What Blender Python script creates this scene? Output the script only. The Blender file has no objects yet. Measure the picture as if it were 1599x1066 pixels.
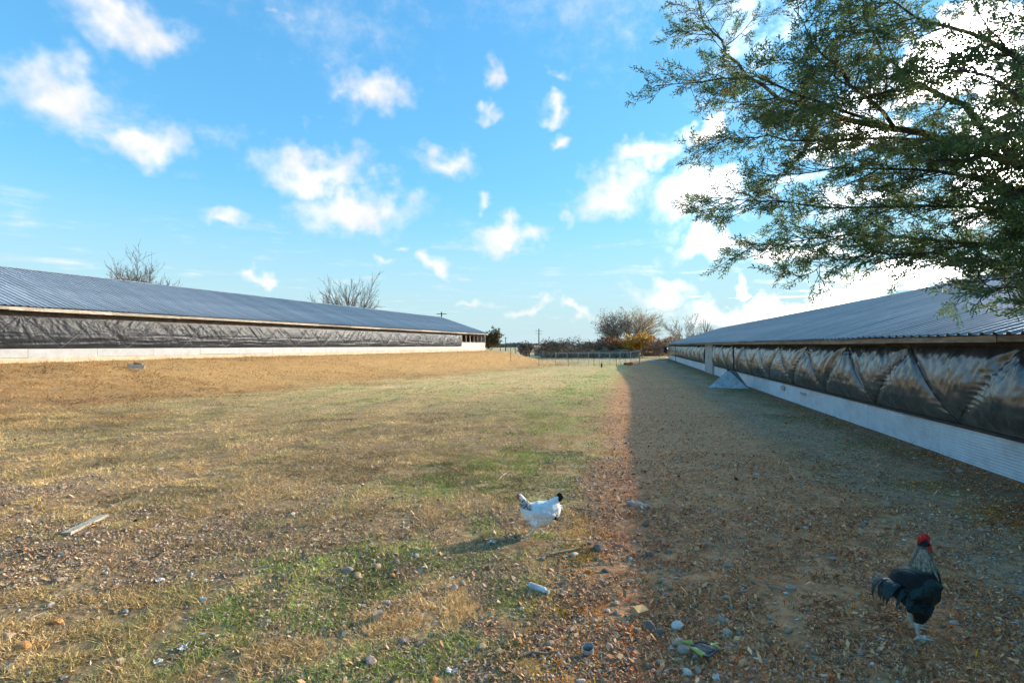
import bpy, bmesh, math, random
import numpy as np
from mathutils import Vector, Matrix, Euler

random.seed(7)
rng = np.random.default_rng(7)
S = bpy.context.scene
C = S.collection

# ------------------------------------------------------------------ camera
CAM_Z = 1.65
F = 800.0            # focal length in pixels of the 1599 px wide photograph
HOR = 539.0          # image row of the horizon
cam = bpy.data.cameras.new('camera'); camo = bpy.data.objects.new('camera', cam); C.objects.link(camo)
camo.location = (0, 0, CAM_Z); camo.rotation_euler = (math.radians(90), 0, 0)
cam.sensor_width = 36; cam.lens = F / 1599 * 36; cam.shift_y = (HOR - 533) / 1599
cam.clip_start = 0.05; cam.clip_end = 9000
S.camera = camo

# ------------------------------------------------------------------ light
SUN_AZ = (0.90, 0.43)            # horizontal direction towards the sun
SUN_EL = math.radians(18.5)
SUN_STRENGTH = 2.15
SKY_STRENGTH = 0.118
EXPOSURE = 1.5
sl = bpy.data.lights.new('sun', 'SUN'); so = bpy.data.objects.new('sun', sl); C.objects.link(so)
sl.energy = SUN_STRENGTH; sl.angle = math.radians(0.8); sl.color = (1.0, 0.87, 0.70)
_h = Vector((SUN_AZ[0], SUN_AZ[1], 0)).normalized()
sun_dir = Vector((_h.x * math.cos(SUN_EL), _h.y * math.cos(SUN_EL), math.sin(SUN_EL)))
so.rotation_euler = sun_dir.to_track_quat('Z', 'Y').to_euler(); so.location = (30, 15, 30)
S.view_settings.view_transform = 'Standard'; S.view_settings.look = 'None'
S.view_settings.exposure = EXPOSURE; S.view_settings.gamma = 1; S.view_settings.use_curve_mapping = False

def pix_dir(x, y):
    return Vector(((x - 800) / F, 1.0, (HOR - y) / F)).normalized()

W = bpy.data.worlds.new('World'); S.world = W; W.use_nodes = True
nt = W.node_tree; nt.nodes.clear(); N = nt.nodes.new; Lk = nt.links.new
out = N('ShaderNodeOutputWorld'); bg = N('ShaderNodeBackground'); bg.inputs[1].default_value = SKY_STRENGTH
sky = N('ShaderNodeTexSky'); sky.sky_type = 'NISHITA'; sky.sun_disc = False
sky.sun_elevation = SUN_EL; sky.sun_rotation = math.atan2(SUN_AZ[0], SUN_AZ[1])
sky.air_density = 1.0; sky.dust_density = 0.2; sky.ozone_density = 1.3; sky.altitude = 250
hs = N('ShaderNodeHueSaturation'); hs.inputs['Saturation'].default_value = 1.18; hs.inputs['Value'].default_value = 1.0
tint = N('ShaderNodeMix'); tint.data_type = 'RGBA'; tint.blend_type = 'MULTIPLY'; tint.inputs['Factor'].default_value = 1
tint.inputs[7].default_value = (.80, 1.02, 1.02, 1); 
# the photograph holds the whole sky within its range: soft shoulder on the sky's brightness
_l = N('ShaderNodeVectorMath'); _l.operation = 'DOT_PRODUCT'; Lk(sky.outputs[0], _l.inputs[0]); _l.inputs[1].default_value = (.2126, .7152, .0722)
_m = N('ShaderNodeMath'); _m.operation = 'MULTIPLY_ADD'; Lk(_l.outputs['Value'], _m.inputs[0]); _m.inputs[1].default_value = .45; _m.inputs[2].default_value = 1.0
_q = N('ShaderNodeMath'); _q.operation = 'DIVIDE'; _q.inputs[0].default_value = 1.75; Lk(_m.outputs[0], _q.inputs[1])
_s = N('ShaderNodeVectorMath'); _s.operation = 'SCALE'; Lk(sky.outputs[0], _s.inputs[0]); Lk(_q.outputs[0], _s.inputs['Scale'])
Lk(_s.outputs[0], tint.inputs[6]); Lk(tint.outputs[2], hs.inputs['Color'])
S.cycles.max_bounces = 5; S.cycles.diffuse_bounces = 3; S.cycles.glossy_bounces = 2; S.cycles.transmission_bounces = 3; S.cycles.transparent_max_bounces = 4
S.cycles.caustics_reflective = False; S.cycles.caustics_refractive = False
W.cycles.sampling_method = 'MANUAL'; W.cycles.sample_map_resolution = 512
tc = N('ShaderNodeTexCoord')
def wnoise(scale, detail, rough=0.55, vec=None):
    n = N('ShaderNodeTexNoise'); n.inputs['Scale'].default_value = scale; n.inputs['Detail'].default_value = detail
    n.inputs['Roughness'].default_value = rough
    Lk(vec or tc.outputs['Generated'], n.inputs['Vector']); return n
def vmath(op, a, b=None, scale=None):
    n = N('ShaderNodeVectorMath'); n.operation = op
    Lk(a, n.inputs[0])
    if b is not None:
        if isinstance(b, tuple): n.inputs[1].default_value = b
        else: Lk(b, n.inputs[1])
    if scale is not None: n.inputs['Scale'].default_value = scale
    return n
def wmath(op, a, b=None, c=None, clamp=False):
    n = N('ShaderNodeMath'); n.operation = op; n.use_clamp = clamp
    for i, v in enumerate((a, b, c)):
        if v is None: continue
        if isinstance(v, (int, float)): n.inputs[i].default_value = v
        else: Lk(v, n.inputs[i])
    return n.outputs[0]
# the direction is ragged by noise before it meets the cloud masses
dn1 = wnoise(8, 3, 0.6); dn2 = wnoise(34, 2, 0.6)
o1 = vmath('SCALE', vmath('SUBTRACT', dn1.outputs['Color'], (0.5, 0.5, 0.5)).outputs[0], scale=0.15)
o2 = vmath('SCALE', vmath('SUBTRACT', dn2.outputs['Color'], (0.5, 0.5, 0.5)).outputs[0], scale=0.05)
dd = vmath('ADD', vmath('ADD', tc.outputs['Generated'], o1.outputs[0]).outputs[0], o2.outputs[0]).outputs[0]
CLOUDS = [  # x, y, rx, ry, weight : clouds in view and unseen ones past the frame
 (190,45,120,48,.95),(80,140,125,58,1.0),(235,225,95,40,.95),(585,150,72,42,1.05),(530,150,45,25,.6),(505,255,100,34,1.05),(560,318,112,46,1.15),
 (335,340,50,17,.9),(705,255,62,24,.9),(797,368,52,24,1.1),(857,172,34,15,.85),(776,128,20,28,.8),(877,216,22,15,.9),
 (762,188,20,11,.7),(765,315,26,13,.85),(960,295,80,40,1.05),(1015,245,52,28,1.0),(1085,315,78,42,1.0),(1100,380,70,24,1.05),
 (1095,215,42,20,1.0),(640,384,26,8,.7),(688,415,24,15,.9),(590,420,24,11,.7),(405,444,32,10,.9),(1035,452,50,19,1.0),
 (1160,445,16,9,1.0),(1180,480,150,18,.95),(820,476,44,10,.9),(735,478,30,8,.7),(905,492,50,9,.8),(880,330,20,12,.6),(870,112,20,14,.6),
 (1470,100,130,60,1.0),(1330,215,90,24,.9),(1230,400,80,15,.9),(1400,440,120,20,.9),(1570,230,70,100,1.0),(1950,150,200,120,1.1),(2100,380,300,70,1.0),
 (-250,90,200,60,1.0),(-350,330,180,40,.9),(450,22,40,14,.5),(1120,500,90,12,.9),(1000,480,60,8,.7)]
acc = None
for (x, y, rx, ry, w) in CLOUDS:
    c = pix_dir(x, y); k = c.y                     # pixel radius to angle at this direction
    mp = N('ShaderNodeMapping'); mp.vector_type = 'TEXTURE'
    mp.inputs['Location'].default_value = c
    az = math.atan2(c.x, c.y)
    mp.inputs['Rotation'].default_value = (math.asin(c.z), 0, -az)
    mp.inputs['Scale'].default_value = (rx / F * k * k * 1.3 + .004, 0.5, ry / F * k * 1.3 + .004)
    Lk(dd, mp.inputs['Vector'])
    ln = N('ShaderNodeVectorMath'); ln.operation = 'LENGTH'; Lk(mp.outputs[0], ln.inputs[0])
    v = wmath('MULTIPLY', wmath('SUBTRACT', 1.0, ln.outputs['Value'], clamp=True), w)
    acc = v if acc is None else wmath('MAXIMUM', acc, v)
# elsewhere round the sky: added cloud cover, thickened to fill the shade, on a flat layer overhead
sep = N('ShaderNodeSeparateXYZ'); Lk(tc.outputs['Generated'], sep.inputs[0])
zz = wmath('MAXIMUM', sep.outputs['Z'], 0.02)
dv = N('ShaderNodeVectorMath'); dv.operation = 'DIVIDE'; Lk(tc.outputs['Generated'], dv.inputs[0])
cmb = N('ShaderNodeCombineXYZ'); [Lk(zz, cmb.inputs[i]) for i in range(3)]; Lk(cmb.outputs[0], dv.inputs[1])
lay = wnoise(1.1, 5, 0.58, vmath('ADD', dv.outputs[0], (3.3, 7.1, 0.0)).outputs[0])
layv = wmath('MULTIPLY', wmath('SUBTRACT', lay.outputs['Fac'], 0.48, clamp=True), 2.0)
dens = wmath('MAXIMUM', acc, layv)
fine = wnoise(22, 5, 0.66)
dens = wmath('ADD', dens, wmath('MULTIPLY', wmath('SUBTRACT', fine.outputs['Fac'], 0.5), 0.75))
mr = N('ShaderNodeMapRange'); mr.interpolation_type = 'SMOOTHSTEP'
mr.inputs['From Min'].default_value = 0.10; mr.inputs['From Max'].default_value = 1.05
Lk(dens, mr.inputs['Value'])
up = wmath('MULTIPLY', sep.outputs['Z'], 14.0, clamp=True)
mask = wmath('MULTIPLY', wmath('MULTIPLY', mr.outputs[0], up), 0.93)
# cloud brightness: thick hearts a little greyer, boosted towards the sun to fill the shade
core = wnoise(15, 3, 0.55)
sd = N('ShaderNodeVectorMath'); sd.operation = 'DOT_PRODUCT'; Lk(tc.outputs['Generated'], sd.inputs[0]); sd.inputs[1].default_value = sun_dir
glow = wmath('MULTIPLY', wmath('POWER', wmath('MAXIMUM', sd.outputs['Value'], 0.0), 16.0), 620.0)
val = wmath('ADD', wmath('MULTIPLY', core.outputs['Fac'], 1.6), wmath('ADD', glow, 2.55))
cc = N('ShaderNodeMix'); cc.data_type = 'RGBA'; cc.blend_type = 'MULTIPLY'; cc.inputs['Factor'].default_value = 1
cc.inputs[6].default_value = (1.0, 0.965, 0.93, 1); Lk(val, cc.inputs[7])
mx = N('ShaderNodeMix'); mx.data_type = 'RGBA'
# pale haze low round the whole horizon
hz = N('ShaderNodeMapRange'); hz.interpolation_type = 'SMOOTHSTEP'; Lk(sep.outputs['Z'], hz.inputs['Value'])
hz.inputs['From Min'].default_value = -.02; hz.inputs['From Max'].default_value = .30; hz.inputs['To Min'].default_value = .88; hz.inputs['To Max'].default_value = 0
hm = N('ShaderNodeMix'); hm.data_type = 'RGBA'; Lk(hz.outputs[0], hm.inputs['Factor']); Lk(hs.outputs[0], hm.inputs[6]); hm.inputs[7].default_value = (1.75, 2.35, 2.8, 1)
Lk(mask, mx.inputs['Factor']); Lk(hm.outputs[2], mx.inputs[6]); Lk(cc.outputs[2], mx.inputs[7])
Lk(mx.outputs[2], bg.inputs[0]); Lk(bg.outputs[0], out.inputs[0])

# ------------------------------------------------------------------ helpers
def sstep(a, b, x):
    t = np.clip((np.asarray(x, float) - a) / (b - a), 0, 1); return t * t * (3 - 2 * t)
def _hash(ix, iy, seed):
    h = (ix.astype(np.int64) * 374761393 + iy.astype(np.int64) * 668265263 + seed * 1442695041) & 0xffffffff
    h = ((h ^ (h >> 13)) * 1274126177) & 0xffffffff
    return ((h ^ (h >> 16)) & 0xffff) / 65535.0
def vnoise(x, y, seed=0):
    x = np.asarray(x, float); y = np.asarray(y, float)
    ix = np.floor(x); iy = np.floor(y); fx = x - ix; fy = y - iy
    fx = fx * fx * (3 - 2 * fx); fy = fy * fy * (3 - 2 * fy)
    a = _hash(ix, iy, seed); b = _hash(ix + 1, iy, seed); c = _hash(ix, iy + 1, seed); d = _hash(ix + 1, iy + 1, seed)
    return (a * (1 - fx) + b * fx) * (1 - fy) + (c * (1 - fx) + d * fx) * fy
def fbm(x, y, oct=4, seed=0):
    r = 0; a = 0.5; t = 0
    x = np.asarray(x, float); y = np.asarray(y, float)
    for i in range(oct):
        r = r + a * vnoise(x, y, seed + i * 17); t += a; x = x * 2.03 + 5.1; y = y * 2.03 + 3.7; a *= 0.5
    return r / t

def pmat(name, col, rough=0.8, var=0.3, scale=6.0, bump=0.0, bscale=40.0, metallic=0.0, spec=0.4, attr=None,
         objvar=0.0, col2=None, stretch=(1, 1, 1), transl=0.0, rvar=0.0, dirt=None):
    m = bpy.data.materials.new(name); m.use_nodes = True; t = m.node_tree; t.nodes.clear()
    n = t.nodes.new; l = t.links.new
    o = n('ShaderNodeOutputMaterial'); p = n('ShaderNodeBsdfPrincipled')
    p.inputs['Roughness'].default_value = rough; p.inputs['Metallic'].default_value = metallic
    p.inputs['Specular IOR Level'].default_value = spec
    tc = n('ShaderNodeTexCoord'); mp = n('ShaderNodeMapping'); mp.inputs['Scale'].default_value = stretch
    l(tc.outputs['Object'], mp.inputs[0])
    nz = n('ShaderNodeTexNoise'); nz.inputs['Scale'].default_value = scale; nz.inputs['Detail'].default_value = 6; nz.inputs['Roughness'].default_value = 0.62
    l(mp.outputs[0], nz.inputs['Vector'])
    if attr:
        a = n('ShaderNodeAttribute'); a.attribute_name = attr; base = a.outputs['Color']
    else:
        mixn = n('ShaderNodeMix'); mixn.data_type = 'RGBA'; c2 = col2 or tuple(c * 0.6 for c in col)
        mixn.inputs[6].default_value = (*c2, 1); mixn.inputs[7].default_value = (*col, 1)
        rp = n('ShaderNodeMapRange'); rp.inputs['From Min'].default_value = 0.35; rp.inputs['From Max'].default_value = 0.62
        l(nz.outputs['Fac'], rp.inputs[0]); l(rp.outputs[0], mixn.inputs['Factor']); base = mixn.outputs[2]
    mr = n('ShaderNodeMapRange'); mr.inputs['From Min'].default_value = 0.25; mr.inputs['From Max'].default_value = 0.75
    mr.inputs['To Min'].default_value = 1 - var; mr.inputs['To Max'].default_value = 1 + var
    nz2 = n('ShaderNodeTexNoise'); nz2.inputs['Scale'].default_value = scale * 4.3; nz2.inputs['Detail'].default_value = 5; l(mp.outputs[0], nz2.inputs['Vector'])
    l(nz2.outputs['Fac'], mr.inputs[0])
    fac = mr.outputs[0]
    if objvar:
        oi = n('ShaderNodeObjectInfo'); m2 = n('ShaderNodeMapRange'); m2.inputs['To Min'].default_value = 1 - objvar; m2.inputs['To Max'].default_value = 1 + objvar
        l(oi.outputs['Random'], m2.inputs[0]); mm = n('ShaderNodeMath'); mm.operation = 'MULTIPLY'; l(fac, mm.inputs[0]); l(m2.outputs[0], mm.inputs[1]); fac = mm.outputs[0]
    vm = n('ShaderNodeVectorMath'); vm.operation = 'SCALE'; l(base, vm.inputs[0]); l(fac, vm.inputs['Scale'])
    fin = vm.outputs[0]
    if dirt:                                           # (colour, amount): grime with a shape of its own
        dn = n('ShaderNodeTexNoise'); dn.inputs['Scale'].default_value = scale * 0.7; dn.inputs['Detail'].default_value = 8; dn.inputs['Roughness'].default_value = .7
        l(mp.outputs[0], dn.inputs['Vector']); dr = n('ShaderNodeMapRange'); dr.inputs['From Min'].default_value = .5; dr.inputs['From Max'].default_value = .75
        dr.inputs['To Max'].default_value = dirt[1]; l(dn.outputs['Fac'], dr.inputs[0])
        dm = n('ShaderNodeMix'); dm.data_type = 'RGBA'; dm.inputs[7].default_value = (*dirt[0], 1); l(dr.outputs[0], dm.inputs['Factor']); l(fin, dm.inputs[6]); fin = dm.outputs[2]
    l(fin, p.inputs['Base Color'])
    if rvar:
        rr = n('ShaderNodeMapRange'); rr.inputs['To Min'].default_value = max(0, rough - rvar); rr.inputs['To Max'].default_value = min(1, rough + rvar)
        l(nz.outputs['Fac'], rr.inputs[0]); l(rr.outputs[0], p.inputs['Roughness'])
    if bump:
        bn = n('ShaderNodeTexNoise'); bn.inputs['Scale'].default_value = bscale; bn.inputs['Detail'].default_value = 5
        l(mp.outputs[0], bn.inputs['Vector']); b = n('ShaderNodeBump'); b.inputs['Strength'].default_value = bump; b.inputs['Distance'].default_value = 0.02
        l(bn.outputs['Fac'], b.inputs['Height']); l(b.outputs[0], p.inputs['Normal'])
    if transl:
        tr = n('ShaderNodeBsdfTranslucent'); l(fin, tr.inputs[0]); ms = n('ShaderNodeMixShader'); ms.inputs[0].default_value = transl
        l(p.outputs[0], ms.inputs[1]); l(tr.outputs[0], ms.inputs[2]); l(ms.outputs[0], o.inputs[0])
    else:
        l(p.outputs[0], o.inputs[0])
    return m

def link(name, me, mat=None, parent=None, loc=(0, 0, 0), rot=(0, 0, 0), scale=(1, 1, 1), smooth=False):
    o = bpy.data.objects.new(name, me); C.objects.link(o)
    if mat is not None and me is not None and not me.materials: me.materials.append(mat)
    o.location = loc; o.rotation_euler = rot; o.scale = scale
    if parent is not None: o.parent = parent
    if smooth and me is not None: me.shade_smooth()
    return o
def tag(o, label, cat, group=None):
    o['label'] = label; o['category'] = cat
    if group: o['group'] = group
    return o
def empty(name, loc, rz=0): return link(name, None, loc=loc, rot=(0, 0, rz))
def struct(o): o['kind'] = 'structure'; return o
def stuff(o): o['kind'] = 'stuff'; return o

def np_mesh(name, verts, faces, cols=None):
    """verts (n,3); faces (m,k) array or list of such arrays"""
    me = bpy.data.meshes.new(name)
    if not isinstance(faces, list): faces = [faces]
    faces = [np.asarray(f, np.int32) for f in faces if len(f)]
    verts = np.asarray(verts, np.float32)
    me.vertices.add(len(verts)); me.vertices.foreach_set('co', verts.ravel())
    tot = sum(f.size for f in faces); npoly = sum(len(f) for f in faces)
    me.loops.add(tot); me.loops.foreach_set('vertex_index', np.concatenate([f.ravel() for f in faces]))
    me.polygons.add(npoly); st = []; o = 0
    for f in faces:
        k = f.shape[1]; st.append(o + np.arange(len(f)) * k); o += f.size
    me.polygons.foreach_set('loop_start', np.concatenate(st).astype(np.int32))
    me.update(calc_edges=True)
    if cols is not None:
        a = me.color_attributes.new('tint', 'FLOAT_COLOR', 'POINT')
        c4 = np.ones((len(verts), 4), np.float32); c4[:, :3] = cols; a.data.foreach_set('color', c4.ravel())
    return me

class MB:
    """collects simple shapes into one mesh"""
    def __init__(s): s.v = []; s.f = []
    def add(s, vs, fs):
        o = len(s.v); s.v += [tuple(v) for v in vs]; s.f += [[i + o for i in f] for f in fs]; return s
    def box(s, x0, x1, y0, y1, z0, z1, j=0.0):
        vs = [(x + random.uniform(-j, j), y + random.uniform(-j, j), z + random.uniform(-j, j)) for z in (z0, z1) for y in (y0, y1) for x in (x0, x1)]
        return s.add(vs, [(0, 2, 3, 1), (4, 5, 7, 6), (0, 1, 5, 4), (2, 6, 7, 3), (0, 4, 6, 2), (1, 3, 7, 5)])
    def tube(s, pts, rad, seg=6, cap=True):
        n = len(pts); rings = []
        for i, p in enumerate(pts):
            p = Vector(p); a = Vector(pts[max(i - 1, 0)]); b = Vector(pts[min(i + 1, n - 1)])
            d = (b - a).normalized() if (b - a).length > 1e-9 else Vector((0, 0, 1))
            u = d.cross(Vector((0, 0, 1)) if abs(d.z) < .9 else Vector((1, 0, 0))).normalized(); w = d.cross(u)
            r = rad[i] if isinstance(rad, (list, tuple)) else rad
            rings.append([p + u * (math.cos(t) * r) + w * (math.sin(t) * r) for t in [2 * math.pi * k / seg for k in range(seg)]])
        fs = [(i * seg + k, i * seg + (k + 1) % seg, (i + 1) * seg + (k + 1) % seg, (i + 1) * seg + k) for i in range(n - 1) for k in range(seg)]
        if cap: fs += [tuple(range(seg))[::-1], tuple((n - 1) * seg + k for k in range(seg))]
        return s.add([v for r in rings for v in r], fs)
    def mesh(s, name):
        me = bpy.data.meshes.new(name); me.from_pydata(s.v, [], s.f); me.update(); return me
    def build(s, name, mat, parent=None, **k): return link(name, s.mesh(name), mat, parent, **k)

# ------------------------------------------------------------------ the lie of the land
RO = np.array((6.2, 6.2)); RD = np.array((.2258, .9742)); RN = np.array((.9742, -.2258))     # right house wall: point, direction, normal away from the yard
LO = np.array((-18.8, 18.8)); LD = np.array((.3226, .9465)); LN = np.array((.9465, -.3226))  # left house wall; normal into the yard
L_LEN0, L_LEN1 = -26.0, 47.8
R_LEN0, R_LEN1 = -13.0, 59.3
PAD = 0.97
def frame_coords(x, y):
    x = np.asarray(x, float); y = np.asarray(y, float)
    dR = -((x - RO[0]) * RN[0] + (y - RO[1]) * RN[1]); sR = (x - RO[0]) * RD[0] + (y - RO[1]) * RD[1]
    dL = (x - LO[0]) * LN[0] + (y - LO[1]) * LN[1]; sL = (x - LO[0]) * LD[0] + (y - LO[1]) * LD[1]
    return dR, sR, dL, sL
def ground_z(x, y):
    x = np.asarray(x, float); y = np.asarray(y, float)
    dR, sR, dL, sL = frame_coords(x, y)
    zc = -.65 * sstep(14, 60, y) - .5 * sstep(80, 400, y)
    wR = (1 - sstep(.7, 5.5, dR)) * (1 - sstep(R_LEN1 + 1, R_LEN1 + 12, sR))
    wL = (1 - sstep(1.0, 9.0, dL)) * (1 - sstep(L_LEN1 + 1.5, L_LEN1 + 11, sL))
    z = zc * (1 - wR) * (1 - wL) + PAD * wL
    near = np.exp(-np.maximum(np.hypot(x, y) - 60, 0) / 30) * np.clip(np.minimum(dR - .1, dL - .1), 0, 1)
    z = z + near * ((fbm(x * .45, y * .45, 3, 5) - .5) * .10 + (fbm(x * 2.6, y * 2.6, 3, 9) - .5) * .035)
    u = sR * .9; v = dR                                     # faint wheel tracks along the yard
    z = z - near * .035 * (np.exp(-((dR - 10.2) / .28) ** 2) + np.exp(-((dR - 11.9) / .28) ** 2)) * (1 - wL)
    return z
def gz(x, y): return float(ground_z(x, y))
def gp(px, py):
    """ground point seen at a pixel of the photograph"""
    dx = (px - 800) / F; dz = (HOR - py) / F; t = CAM_Z / max(-dz, 1e-3)
    for _ in range(12): t = t + .8 * ((CAM_Z + t * dz - gz(t * dx, t)) / max(-dz, 1e-3))
    return Vector((t * dx, t, gz(t * dx, t)))
def at(px, py, Y): return Vector(((px - 800) / F * Y, Y, CAM_Z + (HOR - py) / F * Y))

SOIL = np.array((.46, .26, .14)); DRY = np.array((.62, .42, .17)); GOLD = np.array((.48, .26, .09)); PALE = np.array((.66, .48, .23))
OLIVE = np.array((.45, .39, .14)); GREEN = np.array((.31, .345, .085)); DARK = np.array((.47, .26, .145)); RUST_FILL = np.array((.64, .30, .13))  # rust litter brown, reddened to carry warm fill light in the shade
def zones(x, y):
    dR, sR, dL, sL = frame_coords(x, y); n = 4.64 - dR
    big = fbm(x * .35 + 3, y * .35, 4, 21); mid = fbm(x * 1.3, y * 1.3, 4, 33); fine = fbm(x * 4, y * 4, 3, 41)
    streak = fbm(dR * 1.6, sR * .16, 4, 55)
    w = n + (mid - .5) * 1.6
    bank = sstep(11.8, 8.4, dL + (big - .5) * 5 + (mid - .5) * 2.5) * (sL < L_LEN1 + 12)
    green = sstep(-3.6, -2.1, w) * (1 - sstep(-.75, -.15, w)) * sstep(.385, .62, mid * .45 + fine * .55)
    green = green * (1 - .55 * sstep(25, 45, y))
    litter = sstep(-1.5, -.35, w + (fine - .5) * .8)                 # scratched bare strip and the yard under the house
    litter = np.maximum(litter, .92 * sstep(7.5, 4.4, y + (big - .5) * 4) * sstep(.40, .54, mid))
    litter = np.maximum(litter, np.exp(-((x + 1.25) / .9) ** 2 - ((y - 4.15) / .9) ** 2) * 1.0)
    litter = np.maximum(litter, np.exp(-((x - .05) / .75) ** 2 - ((y - 4.5) / .75) ** 2) * 1.1)
    litter = np.clip(litter, 0, 1) * (1 - .75 * sstep(16, 34, y) * (n < .2))
    soil = sstep(2.1, 2.9, w) * (1 - sstep(3.3, 3.9, w))             # trodden soil by the wall, reddened against blue shade
    weeds = sstep(2.9, 3.5, w) * (1 - sstep(4.2, 4.6, n)) * sstep(.38, .55, mid)
    far = sstep(66, 85, y)
    return dict(n=n, bank=bank, green=green, litter=litter, soil=soil, weeds=weeds, far=far, big=big, mid=mid, fine=fine, streak=streak, dL=dL, dR=dR, sL=sL, sR=sR)
def mix(a, b, t): t = np.asarray(t)[..., None]; return a * (1 - t) + b * t
def ground_colour(x, y):
    z = zones(x, y)
    c = mix(DRY * np.ones(x.shape + (3,)), OLIVE, sstep(.42, .62, z['streak']) * .75)
    c = mix(c, PALE, sstep(.54, .68, z['mid']) * .6)
    c = mix(c, GOLD, z['bank'] * .85); c = mix(c, SOIL * .62, z['litter']); c = mix(c, GREEN * 1.1, z['green'] * .6)
    c = mix(c, RUST_FILL, np.exp(-((z['n'] + .35) / .5) ** 2) * sstep(7, 12, y) * (1 - sstep(40, 60, y)) * .6)  # warm halo beside the shadow edge, painted into the ground
    c = mix(c, RUST_FILL * .9, sstep(-.6, .4, z['n']) * (1 - sstep(2.2, 3, z['n'])) * .75)  # litter ground in the house shade, warm fill put into its colour
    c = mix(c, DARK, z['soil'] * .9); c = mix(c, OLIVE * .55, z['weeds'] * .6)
    tan = sstep(.35, .05, z['dL']) * (z['sL'] < L_LEN1); c = mix(c, np.array((.5, .37, .22)), tan)
    c = mix(c, np.array((.46, .37, .18)) * (.85 + .3 * z['big'][..., None]), z['far'])
    c = mix(c, SOIL * .45, .75 * (1 - sstep(8, 22, y)) * (1 - z['litter']))
    return c * (.8 + .4 * z['fine'][..., None])
# ------------------------------------------------------------------ ground sheet
def graded(lo, hi, a, b, step, grow):
    mid = list(np.arange(a, b, step)); l = []; p = a; s = step
    while p > lo: s *= grow; p -= s; l.append(p)
    r = []; p = mid[-1]; s = step
    while p < hi: s *= grow; p += s; r.append(p)
    return np.array(l[::-1] + mid + r)
gx = graded(-4000, 4000, -8, 6.5, .12, 1.07); gy = graded(-300, 6000, 1.8, 12, .11, 1.05)
GX, GY = np.meshgrid(gx, gy); GZ = ground_z(GX, GY)
nx, ny = len(gx), len(gy); I = np.arange(nx * ny).reshape(ny, nx)
fq = np.stack([I[:-1, :-1], I[:-1, 1:], I[1:, 1:], I[1:, :-1]], -1).reshape(-1, 4)
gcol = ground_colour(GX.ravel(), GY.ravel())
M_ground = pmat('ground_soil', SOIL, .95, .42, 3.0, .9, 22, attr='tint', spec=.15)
ground = struct(link('ground', np_mesh('ground', np.stack([GX, GY, GZ], -1).reshape(-1, 3), fq, gcol), M_ground, smooth=True))

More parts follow.
